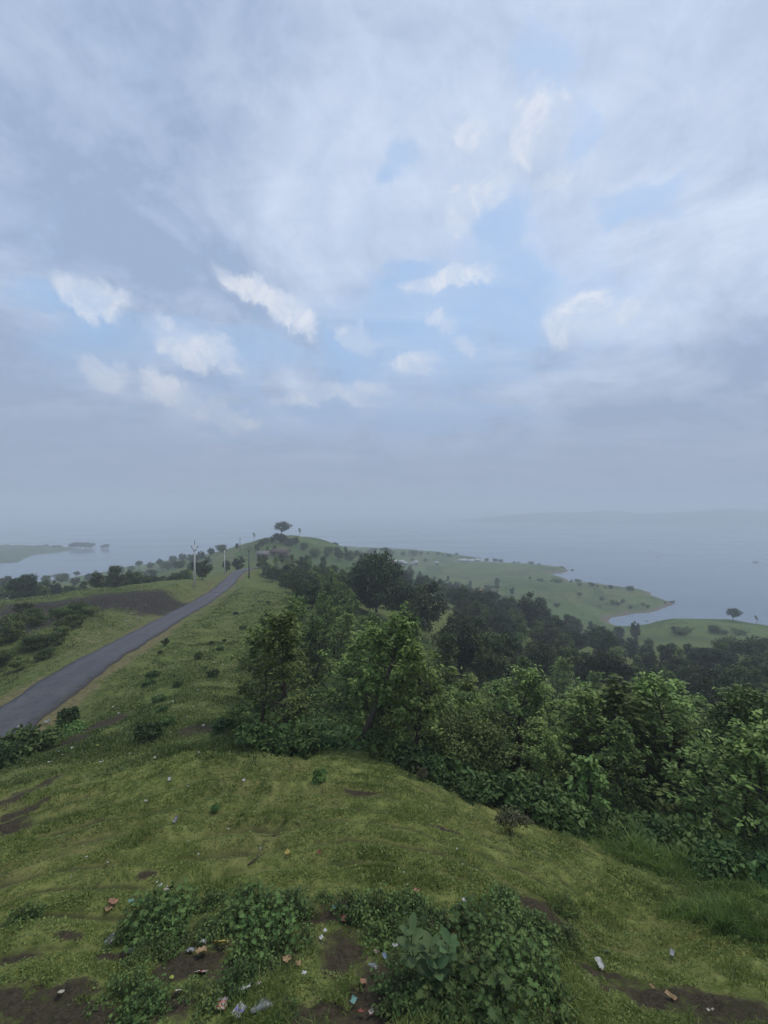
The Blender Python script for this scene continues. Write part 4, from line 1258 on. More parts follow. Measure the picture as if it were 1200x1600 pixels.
def h_tuft(X, Y, d, q, mk):
    cl = fbm(X, Y, 0.7, 3, 181)
    keep = (mk['mown'] > 0.3) & (cl > 0.22 + RNG.uniform(-0.08, 0.3, len(X))) & (mk['riser'] < 0.35) & (mk['soil'] < 0.75)
    h = (0.07 + 0.12 * np.clip(cl, 0, 1)) * RNG.uniform(0.5, 1.4, len(X))
    w = (0.0045 + 0.0009 * d) * RNG.uniform(0.7, 1.4, len(X))
    return keep, h, w, np.clip(0.25 + 0.6 * fbm(X, Y, 0.9, 2, 183) + RNG.normal(0, 0.25, len(X)), 0, 1), RNG.uniform(0.2, 1.2, len(X))
blades('turf_tufts', 150000, polar(2.9, 13.0), h_tuft, M['grass'], 'longer tufts standing in the short turf', 'grass')
def h_rough(X, Y, d, q, mk):
    cl = fbm(X, Y, 1.4, 4, 91)
    keep = (mk['mown'] < RNG.uniform(0.1, 0.9, len(X))) & (q['road'] > 2.0 + RNG.uniform(0, 0.8, len(X))) & (cl > RNG.uniform(-0.6, 0.05, len(X)))
    keep &= (mk['soil'] < 0.55 + RNG.uniform(-0.2, 0.2, len(X))) | (RNG.uniform(0, 1, len(X)) < 0.10)
    keep &= mk['dry'] < 0.5 + RNG.uniform(-0.2, 0.5, len(X))
    h = np.clip(0.10 + 0.14 * cl, 0.03, 0.26) * RNG.uniform(0.6, 1.3, len(X)) * np.where(q['road'] < 4, 0.45, 1.0)
    w = (0.010 + 0.0013 * d) * RNG.uniform(0.7, 1.3, len(X))
    tint = np.clip(0.30 + 0.8 * fbm(X, Y, 3.0, 3, 92) + RNG.normal(0, 0.2, len(X)), 0, 1)
    return keep, h, w, tint, RNG.uniform(0.2, 1.1, len(X))
blades('rough_grass', 200000, polar(11, 75, -0.98, 0.35), h_rough, M['roughgrass'], 'rough ankle-high grass on the banks by the road', 'grass')
def h_tall(X, Y, d, q, mk):
    th = X / Y
    edge = np.interp(th, *MOWN_EDGE)
    over = d - edge + fbm(X, Y, 1.3, 4, 95) * 2.4
    keep = (over > RNG.uniform(-0.6, 0.6, len(X))) & (d < edge + 5.0) & (th > 0.28)
    f = sstep(0, 2.0, over) * sstep(0.30, 0.60, th)
    cl = np.clip(0.62 + 0.7 * fbm(X, Y, 0.5, 3, 97), 0.3, 1.0)
    h = (0.10 + 0.50 * f * cl) * RNG.uniform(0.4, 1.2, len(X))
    w = (0.010 + 0.016 * f * cl) * RNG.uniform(0.7, 1.4, len(X))
    tint = np.clip(0.40 + 1.0 * fbm(X, Y, 1.2, 3, 96) + RNG.normal(0, 0.30, len(X)), 0, 1)
    return keep, h, w, tint, RNG.uniform(0.1, 0.95, len(X))
blades('tall_grass', 150000, polar(4.6, 15, 0.26, 1.05), h_tall, M['tallgrass'], 'tall broad-bladed grass at the right side of the slope', 'grass')
# small round-leaved ground weeds in the turf
def ground_weeds():
    n = 110000
    X, Y, d = polar(2.9, 22.0)(n)
    z, q = ground(X, Y, full=True)
    mk = near_masks(X, Y, q)
    cl = fbm(X, Y, 0.9, 4, 101)
    keep = (cl > RNG.uniform(-0.55, 0.6, n)) & (mk['riser'] < 0.12) & (q['road'] > 2.6) & (mk['soil'] < 0.6)
    X, Y, z, d = X[keep], Y[keep], z[keep], d[keep]
    m = len(X)
    a = RNG.uniform(0, 6.28, m)
    sz = (0.012 + 0.0022 * d) * RNG.uniform(0.6, 1.5, m)
    pos = np.stack([X, Y, z + RNG.uniform(0.005, 0.035, m) * (0.7 + d / 12)], 1)
    ax = np.stack([np.cos(a), np.sin(a), RNG.uniform(-0.3, 0.6, m)], 1)
    up = np.array((0, 0, 1.0)) + RNG.normal(size=(m, 3)) * 0.4
    v, f = leaf_arrays(pos, ax, up, sz, sz * 0.9, 0.2, 0.2)
    tint = np.repeat(np.clip(RNG.normal(0.45, 0.28, m), 0, 1), 6)
    o = obj('ground_weeds', mesh_np('ground_weeds', v, f, tint), M['groundweed'])
    tag(o, 'tiny round-leaved weeds growing through the turf', 'ground cover', kind='stuff')
ground_weeds()
# leafy undergrowth under the grove
def undergrowth():
    n = 60000
    X, Y, d = polar(9.5, 70, -0.33, 1.05)(n)
    th = X / Y
    edge = np.interp(th, *MOWN_EDGE)
    cl = fbm(X, Y, 2.5, 4, 111)
    keep = (d > edge + 0.7) & (cl > RNG.uniform(-0.45, 0.15, n)) & ~((th < -0.18) & (d > 26))
    X, Y, d, cl = X[keep], Y[keep], d[keep], cl[keep]
    z = ground(X, Y)
    m = len(X)
    hh = np.clip(0.35 + 0.7 * cl, 0.05, 0.9) * RNG.uniform(0, 1, m) ** 0.7
    a = RNG.uniform(0, 6.28, m)
    sz = (0.10 + 0.004 * d) * RNG.uniform(0.6, 1.5, m)
    pos = np.stack([X, Y, z + hh], 1)
    ax = np.stack([np.cos(a), np.sin(a), RNG.uniform(-0.6, 0.5, m)], 1)
    up = np.array((0, 0, 1.0)) + RNG.normal(size=(m, 3)) * 0.4
    v, f = leaf_arrays(pos, ax, up, sz, sz * 0.7, 0.2, 0.3)
    o = obj('undergrowth', mesh_np('undergrowth', v, f, np.repeat(np.clip(RNG.normal(0.35, 0.25, m), 0, 1), 6)), M['weed'])
    tag(o, 'leafy undergrowth covering the ground beneath the grove', 'undergrowth', kind='stuff')
undergrowth()

# ------------------------------------------------------------------ litter
PM = {}
def litter_mat(name, base, second=None, mode=None, rough=0.55, spec=0.4):
    if name in PM:
        return PM[name]
    m, t, out = new_mat(name)
    tc_ = t.n('ShaderNodeTexCoord')
    o_ = tc_.outputs['Object']
    nz = t.noise(o_, 14.0, 4, 0.6)
    c = t.mix(t.math('MULTIPLY', t.ramp(nz, 0.35, 0.70), 0.75), tuple(q * 0.72 for q in base), (base[0] * 0.30 + 0.02, base[1] * 0.28 + 0.015, base[2] * 0.25 + 0.01))
    if mode:
        s = t.n('ShaderNodeSeparateXYZ')
        t.put(s.inputs[0], o_)
        if mode == 'band':
            f = t.ramp(t.math('ABSOLUTE', s.outputs[1]), 0.018, 0.020, 1, 0)
            c = t.mix(f, c, second)
        else:
            w = t.math('SINE', t.math('MULTIPLY', s.outputs[0], 160.0))
            c = t.mix(t.ramp(w, 0.2, 0.35), c, second)
    principled(t, out, c, rough, spec)
    PM[name] = m
    return m
COLS = dict(white=(0.62, 0.62, 0.60), grey=(0.34, 0.35, 0.37), blue=(0.22, 0.30, 0.42), orange=(0.40, 0.20, 0.11), red=(0.34, 0.09, 0.07), yellow=(0.50, 0.40, 0.09), tan=(0.42, 0.27, 0.13),
            pink=(0.50, 0.40, 0.37), teal=(0.16, 0.36, 0.30), lime=(0.42, 0.50, 0.08), cream=(0.58, 0.54, 0.42), brown=(0.16, 0.10, 0.06), pale_blue=(0.30, 0.48, 0.56))
for k, c in COLS.items():
    litter_mat(k, c)
litter_mat('redwhite', (0.60, 0.55, 0.52), (0.48, 0.10, 0.07), 'band')
litter_mat('bluewhite', (0.58, 0.58, 0.60), (0.22, 0.20, 0.45), 'band')
litter_mat('pinkprint', (0.60, 0.50, 0.46), (0.50, 0.16, 0.12), 'stripe')
def bag_mat():
    m, t, out = new_mat('clear_plastic')
    tc_ = t.n('ShaderNodeTexCoord')
    nz = t.noise(tc_.outputs['Object'], 9.0, 5, 0.6)
    b = t.n('ShaderNodeBsdfPrincipled')
    b.inputs['Base Color'].default_value = (0.30, 0.31, 0.32, 1)
    b.inputs['Roughness'].default_value = 0.25
    tr = t.n('ShaderNodeBsdfTransparent')
    mx = t.n('ShaderNodeMixShader')
    t.put(mx.inputs[0], t.ramp(nz, 0.3, 0.7, 0.25, 0.75))
    t.t.links.new(tr.outputs[0], mx.inputs[1]); t.t.links.new(b.outputs[0], mx.inputs[2])
    t.t.links.new(mx.outputs[0], out.inputs['Surface'])
    PM['clear'] = m
bag_mat()
def sheet(sx, sy, crumple, fold, n=8):
    """a creased scrap: thin sheet with ragged outline, folds and a rolled edge"""
    u = np.linspace(-0.5, 0.5, n)
    U, Vv = np.meshgrid(u, u, indexing='ij')
    U, Vv = U.ravel(), Vv.ravel()
    s1 = int(RNG.integers(1000))
    x = (U + 0.10 * vnoise(U * 3 + 5, Vv * 3, s1)) * sx
    y = (Vv + 0.10 * vnoise(U * 3, Vv * 3 + 8, s1 + 1)) * sy
    m = max(sx, sy)
    z = 1.5 * crumple * m * (np.abs(vnoise(U * 4 + 3, Vv * 4, s1 + 2)) * 1.6 + np.abs(vnoise(U * 8, Vv * 8, s1 + 3)) * 0.7) + fold * m * (U * 2) ** 2 * 0.25
    i, j = np.meshgrid(np.arange(n - 1), np.arange(n - 1), indexing='ij')
    i, j = i.ravel(), j.ravel()
    f = np.stack([i * n + j, (i + 1) * n + j, (i + 1) * n + j + 1, i * n + j + 1], 1)
    me = mesh_np('scrap', np.stack([x, y, z], 1), f)
    return me
def bag(s):
    """a limp crumpled bag: closed, folded skin with an open gathered neck"""
    nu, nv = 14, 9
    V = []
    s1 = int(RNG.integers(1000))
    for i in range(nv):
        t = i / (nv - 1)
        for k in range(nu):
            a = 2 * math.pi * k / nu
            r = (0.5 * math.sin(math.pi * (0.08 + 0.80 * t)) + 0.06) * (1 + 1.1 * float(vnoise(np.array([math.cos(a) * 2 + 4]), np.array([math.sin(a) * 2 + t * 4]), s1)[0]))
            V.append((math.cos(a) * r * s * 0.72, (t - 0.45) * s * 1.25 + 0.05 * s * math.sin(3 * a), max(0.004, (0.22 + 0.30 * math.sin(a)) * r * s * 0.9 + 0.03 * s)))
    f = np.array([(i * nu + k, i * nu + (k + 1) % nu, (i + 1) * nu + (k + 1) % nu, (i + 1) * nu + k) for i in range(nv - 1) for k in range(nu)])
    fb = np.array([list(range(nu))[::-1]])
    return mesh_np('bag', np.array(V), [f, fb], None, True)
LPOS = []
LCAT = dict(paper_scrap='scrap', snack_wrapper='wrapper', plastic_bag='bag', cardboard_scrap='scrap', paper_plate='plate')
def plate(s):
    g = Geo()
    nu = 18; V = []
    for r, z in ((0.0, 0.0), (0.30, 0.0), (0.38, 0.04), (0.5, 0.07)):
        for k in range(nu):
            a = 2 * math.pi * k / nu
            V.append((r * s * math.cos(a), r * s * 0.62 * math.sin(a), z * s + 0.004))
    f = np.array([(i * nu + k, i * nu + (k + 1) % nu, (i + 1) * nu + (k + 1) % nu, (i + 1) * nu + k) for i in range(3) for k in range(nu)])
    return mesh_np('plate', np.array(V), f, None, True)
def litter(kind, px, py, wpx, asp, mat, label, lift=0.035, crumple=0.22, fold=0.4):
    x, y, z = hit(px, py)
    s = wpx / FP * y * 0.82
    if y < 6.5 and py > 1380: LPOS.append((x, y))
    if kind == 'plastic_bag':
        me = bag(s)
    elif kind == 'paper_plate':
        me = plate(s)
    else:
        me = sheet(s, s * asp, crumple, fold)
    o = obj(kind, me, PM[mat])
    o.location = (x, y, z + lift * 0.75)
    e = 0.05
    gx = (gz(x + e, y) - gz(x - e, y)) / (2 * e); gy = (gz(x, y + e) - gz(x, y - e)) / (2 * e)
    q = Vector((-gx, -gy, 1)).normalized().to_track_quat('Z', 'Y')
    o.rotation_mode = 'QUATERNION'
    o.rotation_quaternion = Matrix.Rotation(RNG.uniform(-0.5, 0.5), 4, 'X').to_quaternion() @ q @ Matrix.Rotation(RNG.uniform(0, 3.1), 4, 'Z').to_quaternion()
    tag(o, label, LCAT[kind], 'litter on the slope')
L_ = litter
L_('plastic_bag', 408, 1585, 40, 1, 'clear', 'large clear crumpled plastic bag at the bottom edge', 0.0)
L_('snack_wrapper', 375, 1592, 22, 1.2, 'bluewhite', 'white packet with a violet band left of the clear plastic bag', 0.05, 0.08)
L_('snack_wrapper', 346, 1582, 18, 1.1, 'pinkprint', 'pink printed wrapper left of the violet-banded packet', 0.04)
L_('snack_wrapper', 313, 1525, 22, 1.0, 'redwhite', 'square white packet with a red band on the grass', 0.05, 0.07, 0.15)
L_('cardboard_scrap', 315, 1494, 19, 1.0, 'tan', 'tan cardboard scrap below the white strip by the yellow wrapper', 0.05)
L_('snack_wrapper', 344, 1484, 12, 2.3, 'yellow', 'long yellow wrapper leaning in the weeds', 0.07, 0.08)
L_('paper_scrap', 297, 1494, 11, 1.5, 'grey', 'small grey scrap left of the tan cardboard')
L_('paper_scrap', 317, 1480, 9, 1.8, 'white', 'thin white strip above the tan cardboard', 0.05)
L_('plastic_bag', 172, 1474, 20, 1, 'grey', 'crumpled whitish bag at the left of the lone weed bush', 0.0)
L_('plastic_bag', 206, 1490, 22, 1, 'clear', 'dull translucent bag below the lone weed bush', 0.0)
L_('snack_wrapper', 176, 1417, 17, 0.8, 'orange', 'orange packet left of the lone weed bush', 0.05)
L_('cardboard_scrap', 170, 1428, 12, 0.9, 'tan', 'tan scrap directly under the orange packet', 0.03)
L_('paper_scrap', 262, 1395, 14, 0.6, 'pink', 'pinkish scrap in the top of the lone weed bush', 0.06)
L_('paper_scrap', 250, 1388, 7, 1.0, 'white', 'white speck of paper above the lone weed bush', 0.06)
L_('paper_scrap', 205, 1425, 8, 1.4, 'teal', 'mint green scrap inside the lone weed bush', 0.12)
L_('paper_plate', 95, 1557, 18, 1, 'cream', 'oval cream leaf plate lying on the bare soil at bottom left', 0.02)
L_('paper_scrap', 280, 1556, 15, 1.0, 'cream', 'crumpled cream paper left of the banded packets', 0.04)
L_('paper_scrap', 268, 1534, 7, 1.5, 'lime', 'small yellow-green scrap on the grass below the lone bush', 0.04)
L_('paper_scrap', 384, 1555, 12, 1.5, 'white', 'white scrap between the weeds above the clear bag', 0.05)
L_('paper_scrap', 404, 1547, 9, 1.0, 'pink', 'pale pink scrap in the weed above the clear bag', 0.06)
L_('plastic_bag', 582, 1518, 17, 1, 'clear', 'small greyish plastic bag in the bare litter hollow', 0.0)
L_('paper_scrap', 588, 1496, 11, 0.9, 'pink', 'pale pink paper above the small greyish bag', 0.04)
L_('paper_scrap', 601, 1502, 10, 0.7, 'blue', 'blue scrap right of the pale pink paper', 0.04)
L_('paper_scrap', 568, 1541, 13, 0.9, 'orange', 'orange scrap below the small greyish bag', 0.04)
L_('paper_scrap', 552, 1573, 12, 0.9, 'teal', 'mint green scrap in the lower litter hollow', 0.04)
L_('snack_wrapper', 566, 1590, 13, 0.9, 'red', 'red wrapper at the bottom of the litter hollow', 0.04)
L_('paper_scrap', 580, 1588, 9, 0.9, 'pink', 'pink scrap beside the red wrapper', 0.04)
L_('paper_scrap', 475, 1534, 8, 1.0, 'white', 'white speck in the weeds right above the clear bag', 0.10)
L_('cardboard_scrap', 448, 1506, 16, 0.9, 'tan', 'tan scrap at the left edge of the litter hollow', 0.05)
L_('cardboard_scrap', 466, 1512, 11, 0.9, 'tan', 'smaller tan scrap beside the one at the hollow edge', 0.05)
L_('paper_scrap', 502, 1474, 7, 1.0, 'white', 'white speck below the dark upper litter hollow', 0.05)
L_('paper_scrap', 508, 1463, 6, 1.0, 'white', 'tiny white speck in the dark upper litter hollow', 0.05)
L_('snack_wrapper', 537, 1440, 12, 0.8, 'red', 'dark red wrapper in the upper litter hollow', 0.04)
L_('paper_scrap', 540, 1424, 8, 1.0, 'blue', 'blue scrap at the top of the upper litter hollow', 0.07)
L_('paper_scrap', 522, 1424, 9, 0.8, 'teal', 'teal scrap left of the blue one in the upper hollow', 0.07)
L_('paper_scrap', 632, 1437, 11, 0.6, 'white', 'white strip of paper left of the milkweed top', 0.06)
L_('paper_scrap', 617, 1485, 9, 1.5, 'white', 'white curled strip in the hollow left of the milkweed', 0.05)
L_('paper_scrap', 651, 1400, 11, 1.0, 'orange', 'orange-brown scrap on the turf above the weed belt', 0.05)
L_('snack_wrapper', 450, 1336, 9, 1.0, 'yellow', 'small yellow scrap on the open turf', 0.05)
L_('paper_scrap', 499, 1340, 5, 1.2, 'red', 'tiny red scrap right of the yellow one on open turf', 0.04)
L_('paper_scrap', 725, 1411, 10, 0.6, 'white', 'white scrap beside the bare soil patch on the slope', 0.04)
L_('paper_scrap', 775, 1475, 10, 1.0, 'pale_blue', 'pale blue scrap in the right part of the weed belt', 0.14)
L_('paper_scrap', 849, 1531, 12, 0.9, 'lime', 'yellow-green scrap right of the weed belt', 0.09)
L_('paper_scrap', 936, 1514, 12, 1.8, 'white', 'long white scrap standing on the turf above bare soil', 0.05)
L_('paper_scrap', 948, 1494, 7, 1.0, 'white', 'small white scrap above the long white one', 0.04)
L_('cardboard_scrap', 1049, 1562, 18, 0.5, 'tan', 'brown stick-like scrap on the dark bare soil', 0.03)
L_('cardboard_scrap', 1020, 1547, 10, 0.5, 'tan', 'short tan scrap left of the stick-like one', 0.03)
L_('cardboard_scrap', 1110, 1587, 16, 0.6, 'cream', 'cream scrap at the lower edge of the dark soil', 0.03)
L_('paper_scrap', 1050, 1495, 12, 0.6, 'grey', 'grey scrap on the turf above the dark soil', 0.04)
L_('paper_scrap', 862, 1594, 15, 1.0, 'pink', 'pale pink scrap at the bottom edge right of the weeds', 0.05)
L_('paper_scrap', 275, 1287, 11, 0.7, 'grey', 'lone pale grey scrap in the middle of the mown turf', 0.05)
L_('paper_scrap', 265, 1220, 7, 0.7, 'white', 'small white scrap high on the mown turf', 0.04)
L_('paper_scrap', 109, 1274, 6, 0.6, 'cream', 'cream scrap at the left of the mown turf', 0.04)
L_('paper_scrap', 228, 1257, 6, 0.6, 'cream', 'cream scrap in the upper part of the mown turf', 0.04)
bankl = [(90, 1180, 7, 'white', 'bluish white scrap'), (99, 1186, 7, 'white', 'folded white paper'), (112, 1175, 7, 'white', 'white scrap'), (78, 1197, 6, 'white', 'flat white scrap'), (130, 1181, 6, 'blue', 'blue scrap'), (135, 1192, 5, 'grey', 'grey scrap'),
         (158, 1197, 7, 'white', 'white scrap'), (153, 1171, 6, 'lime', 'yellow-green scrap'), (121, 1122, 8, 'orange', 'orange scrap'), (74, 1134, 9, 'grey', 'long grey scrap'), (92, 1151, 5, 'cream', 'cream scrap'), (83, 1168, 5, 'white', 'tiny white scrap'), (3, 1185, 8, 'orange', 'orange packet'), (3, 1194, 8, 'white', 'white packet'),
         (205, 1111, 5, 'white', 'white scrap'), (178, 1109, 5, 'cream', 'cream scrap'), (173, 1157, 5, 'white', 'white scrap'), (242, 1191, 5, 'white', 'white scrap'), (317, 1139, 6, 'white', 'bright white scrap'), (224, 1165, 5, 'white', 'white scrap'), (305, 1135, 4, 'white', 'small white scrap'), (270, 1100, 5, 'white', 'white scrap'), (381, 1228, 5, 'white', 'white scrap'), (186, 1118, 4, 'white', 'tiny white scrap'), (246, 1136, 4, 'white', 'small white scrap'), (30, 1141, 6, 'cream', 'cream scrap')]
wheres = ['beside the folded paper below the yellow-green bush', 'the biggest below the yellow-green bush', 'right of the folded paper on the bank', 'on the turf edge below the folded paper', 'on the bank above the turf edge', 'just below the blue scrap', 'on the turf edge right of the blue scrap', 'on the bank above the blue scrap',
          'high on the bank near the road', 'on the dark soil close to the road', 'between the road and the bushes', 'right beside the yellow-green bush', 'cut by the left edge of the picture', 'just below the orange packet at the left edge', 'on the upper bank in the grass', 'on the upper bank next to a white one', 'in the middle of the bank', 'on the turf edge near the leafy weed',
          'on the bank left of the grove', 'under the leafy weed on the bank', 'left of the bright white scrap', 'high on the grassy bank', 'on the turf in front of the grove', 'between two scraps on the upper bank', 'on the bank above the leafy weed', 'at the very edge of the road']
for (px, py, w, c, lb), wh in zip(bankl, wheres):
    L_('paper_scrap', px, py, w, RNG.uniform(0.6, 1.0), c, f'{lb} {wh}', 0.16)
for i, (px, py) in enumerate(((205, 962), (228, 948), (197, 972), (120, 942), (215, 967))):
    L_('paper_scrap', px, py, 4.5, 0.6, 'grey', 'pale grey scrap on the burnt ground left of the road', 0.12)
for i in range(46):
    if i < 30:
        px, py = RNG.uniform(130, 430), RNG.uniform(1000, 1190); wh = 'on the rough bank right of the road'
        if py < 1190 - (px - 20) * 0.62: continue
    else:
        px, py = RNG.uniform(60, 800), RNG.uniform(1210, 1400); wh = 'on the mown slope'
    L_('paper_scrap', px, py, RNG.uniform(2.5, 4.5), RNG.uniform(0.6, 1.0), ('white', 'cream', 'grey')[i % 3], ('white', 'cream', 'grey')[i % 3] + ' speck of litter ' + wh, 0.10 if i < 30 else 0.06)
for i in range(130):
    px, py = RNG.uniform(190, 890), RNG.uniform(1405, 1598)
    if (470 < px < 560 and py > 1480) or (270 < px < 335 and 1480 < py < 1540): continue
    hx, hy, _z = hit(px, py)
    if any((hx - a) ** 2 + (hy + 0.12 - b) ** 2 < 0.20 ** 2 for a, b in LPOS): continue
    broad(px, py, int(RNG.choice([1, 3, 4])), RNG.uniform(0.4, 0.85), 'low small-leaved weed filling the litter-strewn weed belt', 'low weeds of the weed belt')
# a fallen stick on the turf
def stick(px, py, L, rz, label):
    x, y, z = hit(px, py)
    g = Geo()
    pts, rs = limb((-L / 2, 0, 0.03), (L / 2, 0, 0.06), 0.012, 0.005, 7, 0.05)
    g.tube(pts, rs, 6)
    p2, r2 = limb(pts[3], pts[3] + np.array((L * 0.2, L * 0.12, 0.06)), 0.006, 0.003, 4, 0.05)
    g.tube(p2, r2, 5)
    o = obj('fallen_stick', g.mesh('fallen_stick', True), M['bark'], None, (x, y, z))
    o.rotation_euler = (0, 0, rz)
    tag(o, label, 'stick')
stick(402, 1346, 0.35, 0.8, 'thin dark stick lying on the turf left of the yellow scrap')

# ------------------------------------------------------------------ poles
M['concrete'] = flat_mat('pole_concrete', (0.56, 0.55, 0.51), 0.85, 0.2, 1.5, 0.2)
M['steel'] = flat_mat('painted_steel', (0.055, 0.05, 0.05), 0.6, 0.4, 4, 0.3)
M['porcelain'] = flat_mat('porcelain', (0.12, 0.06, 0.045), 0.3, 0.5, 4, 0.2)
M['rail'] = flat_mat('rail_pole', (0.12, 0.12, 0.115), 0.75, 0.3, 1.5, 0.3)
def pole(mat, H=8.0):
    root = empty('utility_pole')
    g = Geo()
    g.box((0, 0, H * 0.5 - 0.4), (0.36, 0.26, H + 0.8 - 0.0), 0, 0.5, 0.55)
    obj('post', g.mesh('post'), mat, root)
    g = Geo()
    top = H - 0.95
    for s in (-1, 1):
        g.tube(np.array([(s * 0.06, 0, top - 0.15), (s * 0.50, 0, top + 0.38)]), [0.05, 0.045], 5)
        g.tube(np.array([(s * 0.50, 0, top + 0.38), (s * 0.60, 0, top + 0.38)]), [0.045, 0.045], 5)
    g.box((0, 0, top - 0.16), (0.42, 0.34, 0.12))
    g.tube(np.array([(0, 0, H - 0.02), (0, 0, H + 0.45)]), [0.05, 0.04], 5)
    obj('cross_arm', g.mesh('cross_arm'), M['steel'], root)
    for x, z in ((-0.56, top + 0.42), (0.56, top + 0.42), (0, H + 0.45)):
        g = Geo()
        g.tube(np.array([(x, 0, z), (x, 0, z + 0.10), (x, 0, z + 0.12), (x, 0, z + 0.22), (x, 0, z + 0.34)]), [0.045, 0.045, 0.10, 0.08, 0.04], 8)
        obj('insulator', g.mesh('insulator'), M['porcelain'], root)
    return root
pa = pole(M['concrete'])
pb = pole(M['rail'])
for i, (px, d, H, proto, lb) in enumerate(((304, 80, 8.3, pa, 'tall pale concrete power pole nearest the camera, left of the road'), (351, 120, 7.4, pa, 'second concrete power pole, by the bend where the road crests'),
                                            (389, 104, 7.8, pb, 'dark slim pole standing on the bank right of the road'), (416, 190, 7.2, pb, 'dark slim pole near the small buildings before the hill'), (375, 212, 7, pb, 'faint distant pole on the left shoulder of the hill'))):
    o = proto if i in (0, 2) else copy_tree(proto)
    x = colx(px, d)
    o.location = (x, d, gz(x, d)); o.scale = (1, 1, H / 8.0)
    o.rotation_euler = (0, 0, 0.15)
    tag(o, lb, 'power pole', 'poles along the road')

# ------------------------------------------------------------------ houses
M['whitewash'] = flat_mat('whitewash', (0.42, 0.42, 0.41), 0.9, 0.2, 0.8, 0.15)
M['tin'] = flat_mat('tin_sheet', (0.36, 0.37, 0.38), 0.5, 0.4, 0.8, 0.2)
M['tile'] = flat_mat('clay_tile', (0.36, 0.14, 0.085), 0.85, 0.2, 0.9, 0.35)
M['oldtin'] = flat_mat('weathered_tin', (0.150, 0.135, 0.135), 0.7, 0.3, 0.8, 0.3)
M['oldtile'] = flat_mat('old_tile', (0.105, 0.080, 0.068), 0.9, 0.1, 0.9, 0.4)
M['oldmud'] = flat_mat('old_mud_plaster', (0.13, 0.10, 0.085), 0.9, 0.1, 0.8, 0.3)
M['mud'] = flat_mat('mud_plaster', (0.30, 0.20, 0.15), 0.9, 0.1, 0.8, 0.25)
M['darkwood'] = flat_mat('dark_wood', (0.06, 0.045, 0.035), 0.8, 0.2, 3, 0.3)
M['bluewall'] = flat_mat('blue_plaster', (0.30, 0.42, 0.52), 0.9, 0.2, 0.8, 0.15)
def house(px, d, wx, wy, hh, wall, roof, rz, label, group=None, flat=False):
    x = colx(px, d); z = gz(x, d)
    root = empty('house' if hh > 2.6 else 'hut', (x, d, z))
    root.rotation_euler = (0, 0, rz)
    g = Geo()
    g.box((0, 0, hh / 2 - 0.5), (wx, wy, hh + 1.0))
    if not flat:
        rh = wy * 0.30
        for s in (-1, 1):
            g.add([(s * (wx / 2), -wy / 2, hh), (s * (wx / 2), wy / 2, hh), (s * (wx / 2), 0, hh + rh)], np.array([(0, 1, 2)]))
    obj('wall', g.mesh('wall'), M[wall], root)
    g = Geo()
    if flat:
        g.box((0, 0, hh + 0.16), (wx + 0.5, wy + 0.5, 0.3))
        g.box((wx * 0.2, wy * 0.1, hh + 0.96), (wx * 0.3, wy * 0.4, 1.3))
    else:
        e = 0.45; t = 0.09
        for s in (-1, 1):
            o_ = rh * e / (wy / 2)
            a = [(-wx / 2 - e, s * (wy / 2 + e), hh - o_ + 0.01), (wx / 2 + e, s * (wy / 2 + e), hh - o_ + 0.01), (wx / 2 + e, 0, hh + rh + 0.01), (-wx / 2 - e, 0, hh + rh + 0.01)]
            b = [(p[0], p[1], p[2] + t) for p in a]
            g.add(a + b, np.array([(3, 2, 1, 0), (4, 5, 6, 7), (0, 1, 5, 4), (1, 2, 6, 5), (2, 3, 7, 6), (3, 0, 4, 7)]))
    obj('roof', g.mesh('roof'), M[roof], root)
    g = Geo(); g.box((wx * 0.1, -wy / 2 - 0.02, 1.0), (1.0, 0.08, 2.0))
    obj('door', g.mesh('door'), M['darkwood'], root)
    for sx in (-0.30, 0.34):
        g = Geo(); g.box((wx * sx, -wy / 2 - 0.02, 1.5), (0.9, 0.08, 0.9))
        obj('window', g.mesh('window'), M['darkwood'], root)
    tag(root, label, 'house', group)
G = 'houses of the lakeside village'
house(601, 398, 5.5, 5, 4.6, 'whitewash', 'whitewash', 0.2, 'tall flat-roofed white house, biggest in the village left of the others', G, True)
house(595, 385, 5, 4, 2.7, 'mud', 'tile', -0.2, 'low brown house just below the tall white one', G)
house(618, 402, 4, 4, 2.6, 'mud', 'tin', 0.1, 'small house right of the tall white house', G)
house(627, 408, 5, 4, 2.8, 'whitewash', 'tin', 0.3, 'white tin-roofed house in the middle of the village row', G)
house(633, 404, 3.6, 3.6, 2.7, 'bluewall', 'tin', -0.1, 'small pale blue house in the middle of the village row', G)
house(643, 412, 5, 4, 2.8, 'whitewash', 'whitewash', 0.1, 'flat white house at the right part of the village row', G, True)
house(649, 418, 4, 4, 2.8, 'whitewash', 'tin', 0.2, 'white house with a tin roof beside the flat white house', G)
house(682, 425, 3.2, 3, 2.8, 'whitewash', 'tin', 0.0, 'lone small white house right of the village', G)
house(748, 250, 5.5, 4.5, 2.5, 'mud', 'tile', 0.4, 'red tile-roofed hut among trees above the lower fields')
house(612, 372, 4, 3.5, 2.5, 'mud', 'tile', 0.5, 'brown house at the lower edge of the village', G)
for px, d, w, lb in ((722, 482, 9, 'long pale shed left of the other two by the inlet'), (735, 486, 8, 'pale tin shed in the middle of the inlet shore'), (745, 488, 6, 'short pale shed nearest the headland tip by the inlet')):
    house(px, d, w, 5, 2.7, 'whitewash', 'tin', 0.05, lb, 'sheds by the inlet')
house(411, 176, 4.5, 3.5, 2.6, 'oldmud', 'oldtin', 0.1, 'grey roofed roadside house before the hill, left of the brown one')
house(438, 196, 8, 4, 2.4, 'oldmud', 'oldtile', -0.05, 'long brown roadside house at the foot of the hill')

